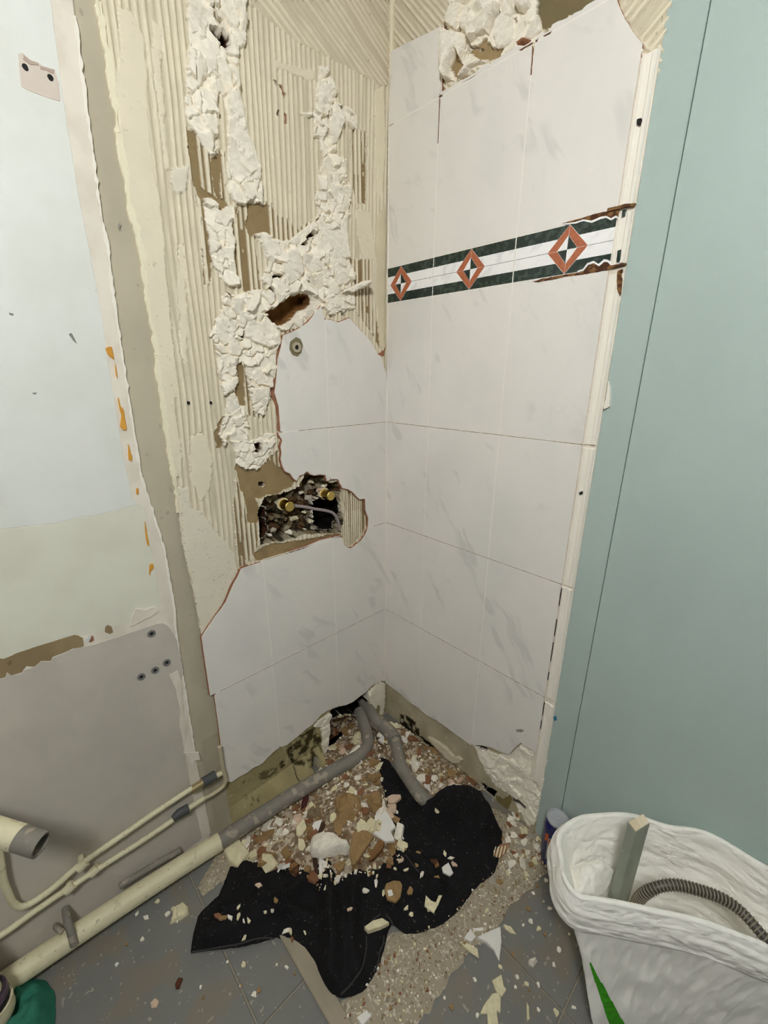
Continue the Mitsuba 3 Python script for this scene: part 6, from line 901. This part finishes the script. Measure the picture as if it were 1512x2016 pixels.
flat_piece('tile_piece', [(-0.652,-0.5928),(-0.6283,-0.5989),(-0.6268,-0.6137),(-0.6512,-0.611)], 0.006, 'm_shglaze', 'white tile piece by the front end of the dust strip', 'tile piece', 0.004, 34)
flat_piece('plaster_lump', [(-0.8775,-0.1039),(-0.8618,-0.1084),(-0.8516,-0.1103),(-0.8468,-0.1278),(-0.8506,-0.1446),(-0.8697,-0.1439),(-0.8934,-0.1337),(-0.8838,-0.1232)], 0.012, 'm_sh_cream', 'cream plaster lump alone on the floor left of the black towel', 'plaster', 0.0, 35, rough=0.8)
flat_piece('paint_flake', [(-1.0173,-0.1246),(-1.0117,-0.1235),(-1.0077,-0.1295),(-1.0155,-0.1326)], 0.003, 'm_shglaze', 'small white flake on the floor below the waste pipe', 'flake', 0.0, 36)
flat_piece('paint_flake', [(-0.9738,-0.2547),(-0.9629,-0.2537),(-0.959,-0.2669),(-0.9666,-0.2725),(-0.9753,-0.2661)], 0.004, 'm_sh_pink', 'pinkish white flake near the bottom edge of the floor', 'flake', 0.0, 37)
flat_piece('paint_flake', [(-0.9235,-0.2622),(-0.9138,-0.2556),(-0.9071,-0.2639),(-0.9184,-0.2749),(-0.9246,-0.271)], 0.006, pr((84, 46, 28), 0.9), 'dark rust brown flake on the grey floor', 'flake', 0.0, 38)
flat_piece('paint_flake', [(-0.9393,-0.0681),(-0.9286,-0.0732),(-0.9297,-0.0846),(-0.9383,-0.079)], 0.003, 'm_sh_plaster', 'tiny white flake between the waste pipe and the cream lump', 'flake', 0.0, 39)
flat_piece('paint_flake', [(-0.8179,-0.3662),(-0.811,-0.3649),(-0.8142,-0.3716)], 0.003, 'm_shglaze', 'tiny white flake left of the raised strip on the floor', 'flake', 0.0, 40)
flat_piece('paint_flake', [(-0.3562,-0.8383),(-0.36,-0.8455),(-0.377,-0.8564),(-0.3815,-0.8521)], 0.003, 'm_sh_cream', 'thin pale sliver on the floor near the sack', 'flake', 0.0, 41)
# comb-backed terracotta tile shards near the can
for i, (pts, lab) in enumerate((([(-0.1244,-0.6014),(-0.1056,-0.6164),(-0.0819,-0.6333),(-0.1007,-0.6374),(-0.1365,-0.6355),(-0.1498,-0.6177)], 'terracotta tile shard with ribbed cream back, right of the towel hump'), ([(-0.0491,-0.705),(-0.0332,-0.7147),(-0.0364,-0.738),(-0.0562,-0.7498),(-0.0663,-0.7377)], 'terracotta tile shard with ribbed cream back, beside the drink can'))):
    kk = flat_piece('ribbed_shard', pts, 0.008, 'm_biscuit', lab, 'tile piece', 0.008, 50+i)
    pg = Polygon([(x+(CAM[0]-x)*0.016/CAM[2], y+(CAM[1]-y)*0.016/CAM[2]) for x, y in pts]).buffer(-0.002); x0, y0, x1, y1 = pg.bounds
    for t in np.arange(-0.05, 0.06, 0.009):
        cx, cy = (x0+x1)/2, (y0+y1)/2; ln = shapely.LineString([(cx-.06, cy+t-0.02), (cx+.06, cy+t+0.02)]).buffer(0.0022).intersection(pg)
        if ln.geom_type == 'Polygon' and ln.area > 1e-5: obj('cream_rib', slab(ln, 0.015, 0.0185, F3, 0.0008), 'm_sh_cream', kk)
# scattered small debris on the grey floor
i = 0
for p in [(-0.0734,-0.7132),(-0.0846,-0.7299),(-0.0951,-0.755),(-0.1244,-0.7443),(-0.1495,-0.7454),(-0.1459,-0.7729),(-0.1503,-0.7922),(-0.1916,-0.7531),(-0.2121,-0.7714),(-0.2126,-0.7927),(-0.2333,-0.7615),(-0.2111,-0.8083),(-0.2139,-0.8467),(-0.166,-0.851),(-0.2504,-0.8511),(-0.3047,-0.7739),(-0.3348,-0.802),(-0.3296,-0.8226),(-0.3105,-0.843),(-0.3339,-0.8326),(-0.3531,-0.8086),(-0.3478,-0.7651),(-0.4107,-0.7362),(-0.4863,-0.7276),(-0.486,-0.7057),(-0.5389,-0.6833),(-0.4549,-0.7737),(-0.712,-0.4362),(-0.7189,-0.4136),(-0.7342,-0.3928),(-0.7981,-0.4019),(-0.7865,-0.4038),(-0.8181,-0.307),(-0.7917,-0.3383),(-0.8824,-0.307),(-0.8847,-0.3278),(-0.891,-0.1064),(-0.9014,-0.0579),(-0.9547,-0.1181),(-0.985,-0.103),(-0.8773,-0.1416),(-0.8775,-0.1039),(-0.949,-0.0514),(-0.8123,-0.3676),(-0.2876,-0.916),(-0.3243,-0.8921),(-0.3493,-0.8629)]:
    FL_ = 'tiny %s chip on the grey floor %s' % (('white', 'cream', 'white', 'tan')[i % 4], 'beside the foot of the white sack' if p[0] > -0.30 else 'by the waste pipe' if p[0] < -0.90 else 'left of the raised strip' if p[0] < -0.70 else 'between the dust and the sack')
    put('floor_chip', shard_mesh(0.0035+0.004*rs.rand(), 0.003, rs), ('m_sh_plaster', 'm_sh_cream', 'm_sh_plaster', 'm_sh_tan')[i % 4], p[0], p[1], 0.003, 1500+i, FL_, 'chip', FL_, 0.1); i += 1
# bits lying in the corner under the broken tiles
for i, (p, c, r) in enumerate(zip([(-0.0237,-0.6104),(-0.0217,-0.6442),(-0.0185,-0.668),(0.0186,-0.6395),(-0.0085,-0.6877),(-0.0695,-0.6197),(-0.0668,-0.6525),(-0.0931,-0.6077),(-0.0345,-0.693),(-0.0879,-0.6809),(-0.1218,-0.6675),(-0.0553,-0.7118),(-0.1191,-0.6324),(-0.0904,-0.7064),(-0.156,-0.6713)], ['plaster', 'cream', 'grey', 'plaster', 'cream', 'plaster', 'grey', 'tan', 'plaster', 'cream', 'plaster', 'plaster', 'cream', 'tan', 'plaster'], [.016, .018, .014, .016, .012, .012, .016, .012, .014, .010, .012, .012, .01, .01, .012])):
    put('corner_rubble', lump_mesh(r, rs), 'm_sh_'+c, p[0], p[1], 0.006, 1700+i, 'pale rubble lump at the foot of the right wall beside the can', 'rubble', 'rubble lumps at the foot of the right wall', 0.6)

CZ = Polygon([(-0.0172,-0.5608),(0.0054,-0.5935),(0.0084,-0.6621),(-0.0062,-0.7158),(-0.0412,-0.7437),(-0.0928,-0.731),(-0.1569,-0.6879),(-0.1993,-0.6734),(-0.2456,-0.6545),(-0.1368,-0.6347)]); n = 0
while n < 34:
    x, y = rs.uniform(*CZ.bounds[0::2]), rs.uniform(*CZ.bounds[1::2])
    if not CZ.contains(shapely.points(x, y)): continue
    c = ['plaster', 'cream', 'grey', 'tan', 'plaster', 'terra'][n % 6]; q = 0.005+0.009*rs.rand()
    lab = '%s %s rubble bit on the dust at the foot of the right wall' % ('large' if q > 0.010 else 'small', {'plaster': 'white', 'cream': 'cream', 'grey': 'grey', 'tan': 'tan', 'terra': 'terracotta'}[c])
    put('rubble_bit', lump_mesh(q, rs) if n % 2 else shard_mesh(q*1.2, 0.005, rs), 'm_sh_'+c, x, y, 0.007, 1800+n, lab, 'rubble', lab, 0.5); n += 1

# ---------------------------------------------------------------- green cloth, can, sack
G = [(-1.2698,0.0148),(-1.2013,-0.0014),(-1.1658,-0.0184),(-1.1404,-0.0472),(-1.1286,-0.0911),(-1.1289,-0.1241),(-1.1392,-0.1565),(-1.156,-0.1897),(-1.2709,-0.1174)]
gk = thing('green_cloth', 'crumpled dark green cloth on the floor at the lower left corner', 'cloth')
obj('cloth', sheet(G, lambda x, y, d: 0.004+np.minimum(d/0.02, 1)*(0.008+0.030*nz(x, y, 16, 51, 2)+0.030*(1-np.abs(nz(x, y, 24, 52, 2)-.5)*5).clip(0, 1)+0.008*nz(x, y, 70, 53, 2)), 0.005, 9, 0.004), 'm_greencloth', gk, smooth=True)
ck = thing('drink_can', 'dented blue and silver drink can leaning on the teal boarding', 'can')
def lathe(prof, n=40): 
    m = trimesh.creation.revolve(np.array(prof, float), sections=n); return m
TC = np.eye(4); TC[:3, :3] = trimesh.transformations.euler_matrix(-0.01, 0.03, 0.5)[:3, :3]; TC[:3, 3] = [-0.038, -0.742, 0.001]
def canpart(nm, m, mat):
    m.vertices[:, 2] *= 1.27; m.vertices[:, :2] *= 1.20
    m.apply_transform(TC); obj(nm, m, mat, ck, smooth=35)
canpart('body', lathe([(0.020, 0.0), (0.024, 0.004), (0.0265, 0.012), (0.0265, 0.112), (0.0255, 0.118)]), 'm_canblue')
canpart('shoulder', lathe([(0.0255, 0.118), (0.0245, 0.124), (0.0238, 0.128)]), 'm_canblue')
canpart('lid', lathe([(0.0238, 0.128), (0.0246, 0.131), (0.0243, 0.1335), (0.0225, 0.1335), (0.0215, 0.1295), (0.0, 0.1295)]), 'm_cansilver')
tabm = trimesh.creation.annulus(0.003, 0.0065, 0.001, sections=20); tabm.apply_translation([0.004, 0, 0.1305]); canpart('ring_pull', tabm, 'm_cansilver')
def canpatch(t0, t1, z0, z1, mat, nm, rr=0.0267, slant=0.0):
    th = np.linspace(t0, t1, 14); V = []; F = []
    for a, t in enumerate(th):
        s = slant*(t-t0)/(t1-t0)
        for z in np.linspace(z0, z1, 5): V.append([rr*math.cos(t), rr*math.sin(t), z+s])
    for a in range(13):
        for b in range(4): F += [[a*5+b, (a+1)*5+b, (a+1)*5+b+1], [a*5+b, (a+1)*5+b+1, a*5+b+1]]
    canpart(nm, trimesh.Trimesh(np.array(V), F, process=False), mat)
canpatch(2.4, 3.55, 0.03, 0.092, 'm_cansilver', 'silver_panel', slant=0.012)
canpatch(0.4, 1.5, 0.025, 0.1, 'm_cansilver', 'silver_panel')
canpatch(2.05, 2.42, 0.074, 0.095, 'm_canorange', 'orange_mark', 0.0268, 0.008)
canpatch(2.5, 2.65, 0.07, 0.09, 'm_canorange', 'orange_mark', 0.0269, 0.004)
canpatch(3.9, 4.9, 0.02, 0.06, 'm_cansilver', 'silver_panel')

# the white woven sack
CREST = [(-0.2713,-0.8318,0.37),(-0.2407,-0.811,0.37),(-0.2032,-0.8056,0.37)]+[(-0.1693,-0.8171,0.375),(-0.1351,-0.838,0.375)]+[(-0.1103,-0.8717,0.39),(-0.0728,-0.9136,0.39),(-0.0441,-0.9722,0.39)]+[(-0.0239,-1.0256,0.41),(-0.0048,-1.0712,0.41)]+[(-0.0256,-1.1209,0.42)]+[(-0.020, -1.20, 0.425), (-0.038, -1.25, 0.42), (-0.075, -1.262, 0.41), (-0.115, -1.225, 0.405)]+[(-0.1633,-1.1478,0.4),(-0.1871,-1.0977,0.4),(-0.213,-1.0483,0.4)]+[(-0.2372,-1.0028,0.39),(-0.2803,-0.9419,0.39)]+[(-0.307,-0.9036,0.385),(-0.321,-0.8798,0.385),(-0.3131,-0.8571,0.385)]
CREST = np.array(CREST); CREST[:, 0] = np.minimum(CREST[:, 0], -0.016)
from scipy.interpolate import CubicSpline
def closed_curve(P, n):
    Q = np.vstack([P, P[:1]]); s = np.r_[0, np.cumsum(np.linalg.norm(np.diff(Q, axis=0), axis=1))]; return CubicSpline(s, Q, bc_type='periodic')(np.linspace(0, s[-1], n, endpoint=False))
NB = 420; cr = closed_curve(CREST, NB)
nrm = np.roll(cr, -1, 0)-np.roll(cr, 1, 0); nrm = np.stack([nrm[:, 1], -nrm[:, 0]], 1); nrm /= np.linalg.norm(nrm, axis=1, keepdims=True)
cen = cr[:, :2].mean(0)
if ((cr[:, :2]-cen)*nrm).sum() < 0: nrm = -nrm
for _ in range(30): nrm = (np.roll(nrm, 1, 0)+nrm+np.roll(nrm, -1, 0))/3
sarc = np.arange(NB)/NB; PER = np.linalg.norm(np.diff(cr, axis=0), axis=1).sum()
def strip(levels):
    V = np.vstack(levels); m = len(levels); i = np.arange(NB); j = (i+1) % NB
    F = np.vstack([np.vstack([np.stack([a*NB+i, a*NB+j, (a+1)*NB+j], 1), np.stack([a*NB+i, (a+1)*NB+j, (a+1)*NB+i], 1)]) for a in range(m-1)]); return trimesh.Trimesh(V, F, process=False)
def crease(h, seed, fs, fh, skew=0.0, sharp=True):
    """ridged wrinkles on the unrolled cloth: fs folds per metre along the rim, fh down the side"""
    R = PER/(2*np.pi); th = 2*np.pi*(sarc+skew*h/PER); p = np.stack([np.cos(th)*R*fs, np.sin(th)*R*fs, 0*th+h*fh+seed*3.7], -1)
    n = meshkit.fbm(p, 3, seed); return (1-np.abs(n-.5)*4) if sharp else (n-.5)*2
def lvl(off, dz, h, wr=0.0, puff=0.0, shrink=0.0, zabs=None, along=(4, 26), skew=0.6, seed=3, back=0.0):
    o = off+0*sarc+puff*crease(h, seed+1, 6, 5, sharp=False)+wr*(0.6*crease(h, seed, along[0], along[1], skew)+0.4*crease(h, seed+5, along[0]*3, along[1]*2, -skew))
    xy = cr[:, :2]+nrm*o[:, None]; xy = xy+(cen-xy)*shrink; xy[:, 1] -= back*np.clip((cr[:, 1]+1.15)/0.30, 0, 1); xy[:, 0] = np.minimum(xy[:, 0], 0.003)
    return np.column_stack([xy, (cr[:, 2]+dz if zabs is None else zabs)+0.35*wr*crease(h, seed+2, 9, 9, sharp=False)])
sk = thing('rubble_sack', 'white woven rubble sack with a turned down rim standing against the teal boarding', 'sack')
cuff = [lvl(-0.004, -0.004, 0.0, 0.001), lvl(0.0, 0.0, 0.004, 0.001), lvl(0.005, -0.003, 0.009, 0.002)]
for t in np.linspace(0, 1, 22)[1:]: cuff.append(lvl(0.005+0.011*math.sin(t*2.2)**1, -0.004-0.072*t, 0.01+0.075*t, 0.0055*min(1, t*3), 0.005*t, along=(3.0, 60), skew=0.9, seed=21))
cuff += [lvl(0.010, -0.079, 0.09, 0.004, 0.004, along=(5, 46), seed=21), lvl(0.004, -0.074, 0.092, 0.003, 0.002, along=(5, 46), seed=21)]
obj('turned_rim', strip(cuff), 'm_bag', sk, smooth=True)
body = []
for t in np.linspace(0, 1, 60):
    body.append(lvl(0.002-0.012*math.sin(math.pi*min(t*1.6, 1))*0.6-0.010*t-0.080*t*np.clip(nrm[:, 1]+0.25, 0, 1), 0, 0.1+0.36*t, 0.005+0.007*math.sin(math.pi*min(t+.15, 1)), 0.008*math.sin(math.pi*t), zabs=np.maximum((cr[:, 2]-0.055)*(1-t)+0.004*t, 0.003), along=(11, 4.5), skew=0.25, seed=31, back=0.105*t))
obj('body', strip(body), 'm_bagbody', sk, smooth=True)
inn = [lvl(-0.004, -0.004, 0.0, 0.001)]
for t in np.linspace(0, 1, 30)[1:]: inn.append(lvl(-0.006-0.03*t, -0.004-0.25*t, 0.3*t, 0.013*min(1, t*4), 0.014*t, 0.12*t, along=(4, 22), skew=1.2, seed=41, back=0.10*t))
obj('lining', strip(inn), 'm_bag', sk, smooth=True)
fl = inn[-1]; fm = trimesh.Trimesh(np.vstack([fl, fl.mean(0)[None]]), np.stack([np.arange(NB), (np.arange(NB)+1) % NB, np.full(NB, NB)], 1), process=False); obj('inner_fold', fm, 'm_bag', sk, smooth=True)
# crumpled liner lobe at the left inside, as folded sheet
LBP = [(-0.2267,-0.8389,0.33),(-0.1971,-0.8525,0.33),(-0.17,-0.8752,0.33),(-0.1677,-0.9087,0.33),(-0.1958,-0.9122,0.33),(-0.2353,-0.9048,0.33),(-0.2736,-0.8836,0.33),(-0.2764,-0.8722,0.33),(-0.2559,-0.8527,0.33)]
lb = sheet([(p[0], p[1]) for p in LBP], lambda x, y, d: 0.305+0.028*np.minimum(d/0.02, 1)+0.030*(nz(x, y, 26, 61, 2)-.5)+0.010*(nz(x, y, 80, 62, 2)-.5), 0.004, 10, 0.002); obj('liner_fold', lb, 'm_bag', sk, smooth=True)
# green print on the sack's front left: a curved sliver laid on the body
bt = np.array(body); i0 = min([i for i in range(NB) if nrm[i, 0] < -0.5 and cr[i, 1] > -1.02], key=lambda i: abs(cr[i, 1]+0.900)); dsg = 1 if cr[(i0+1) % NB, 1] < cr[i0, 1] else -1; gv = []; NG = 46
for a in range(NG):
    t = a/(NG-1); w_ = 15*min(0.05+t*1.25, 1); s0 = i0+dsg*(-2+t*12+t*t*4); lv = 19+int(t*40)
    for b in range(6):
        s = s0+dsg*w_*b/5; q = int(math.floor(s)); fr = s-q; p = bt[lv, q % NB]*(1-fr)+bt[lv, (q+1) % NB]*fr; nn_ = nrm[q % NB]; gv.append([p[0]+nn_[0]*0.0016, p[1]+nn_[1]*0.0016, p[2]])
gf = [[a*6+b, (a+1)*6+b, (a+1)*6+b+1] for a in range(NG-1) for b in range(5)]+[[a*6+b, (a+1)*6+b+1, a*6+b+1] for a in range(NG-1) for b in range(5)]
obj('green_print', trimesh.Trimesh(np.array(gv), gf, process=False), 'm_bagprint', sk, smooth=True)
tk = thing('painted_batten', 'grey green painted wooden batten standing upright in the white sack', 'batten')
top = np.array([(-0.2028,-0.9167,0.5),(-0.1628,-0.9318,0.5),(-0.1731,-0.9476,0.5),(-0.2134,-0.9338,0.5)])[:, :2]
pgb = Polygon(top); 
obj('shaft', slab(pgb, 0.13, 0.498, F3, 0.001), 'm_baton', tk); obj('sawn_end', slab(pgb.buffer(-0.0006), 0.497, 0.5, F3, 0.0008), 'm_batonend', tk)
hk = thing('flexible_hose', 'black ribbed flexible hose curling out of the white sack', 'hose')
hp = [(-0.2061,-0.9623,0.3)]+[(-0.2264,-0.9674,0.36)]+[(-0.223,-0.9826,0.405)]+[(-0.1989,-1.0081,0.42)]+[(-0.1735,-1.0437,0.42)]+[(-0.1537,-1.0766,0.415)]+[(-0.1457,-1.1114,0.405)]+[(-0.1569,-1.1402,0.4)]+[(-0.125, -1.185, 0.36), (-0.095, -1.20, 0.28)]
hp = np.array(hp); s = np.r_[0, np.cumsum(np.linalg.norm(np.diff(hp, axis=0), axis=1))]; hs = CubicSpline(s, hp)
obj('core', tube(hs(np.linspace(0, s[-1], 90)), 0.0088, 14, spl=0), 'm_hose', hk, smooth=40)
nr = int(s[-1]/0.0062); rib_list = []
for a in np.linspace(0.004, s[-1]-0.004, nr):
    p = hs(a); q = hs(a+0.0026); rib_list.append(tube([p, (p+q)/2, q], [0.0088, 0.0108, 0.0088], 14, caps=False, spl=0))
tag(obj('rib_winding', cat(rib_list), 'm_hose2', hk, smooth=True), 'paler ribs of the hose', kind='stuff')
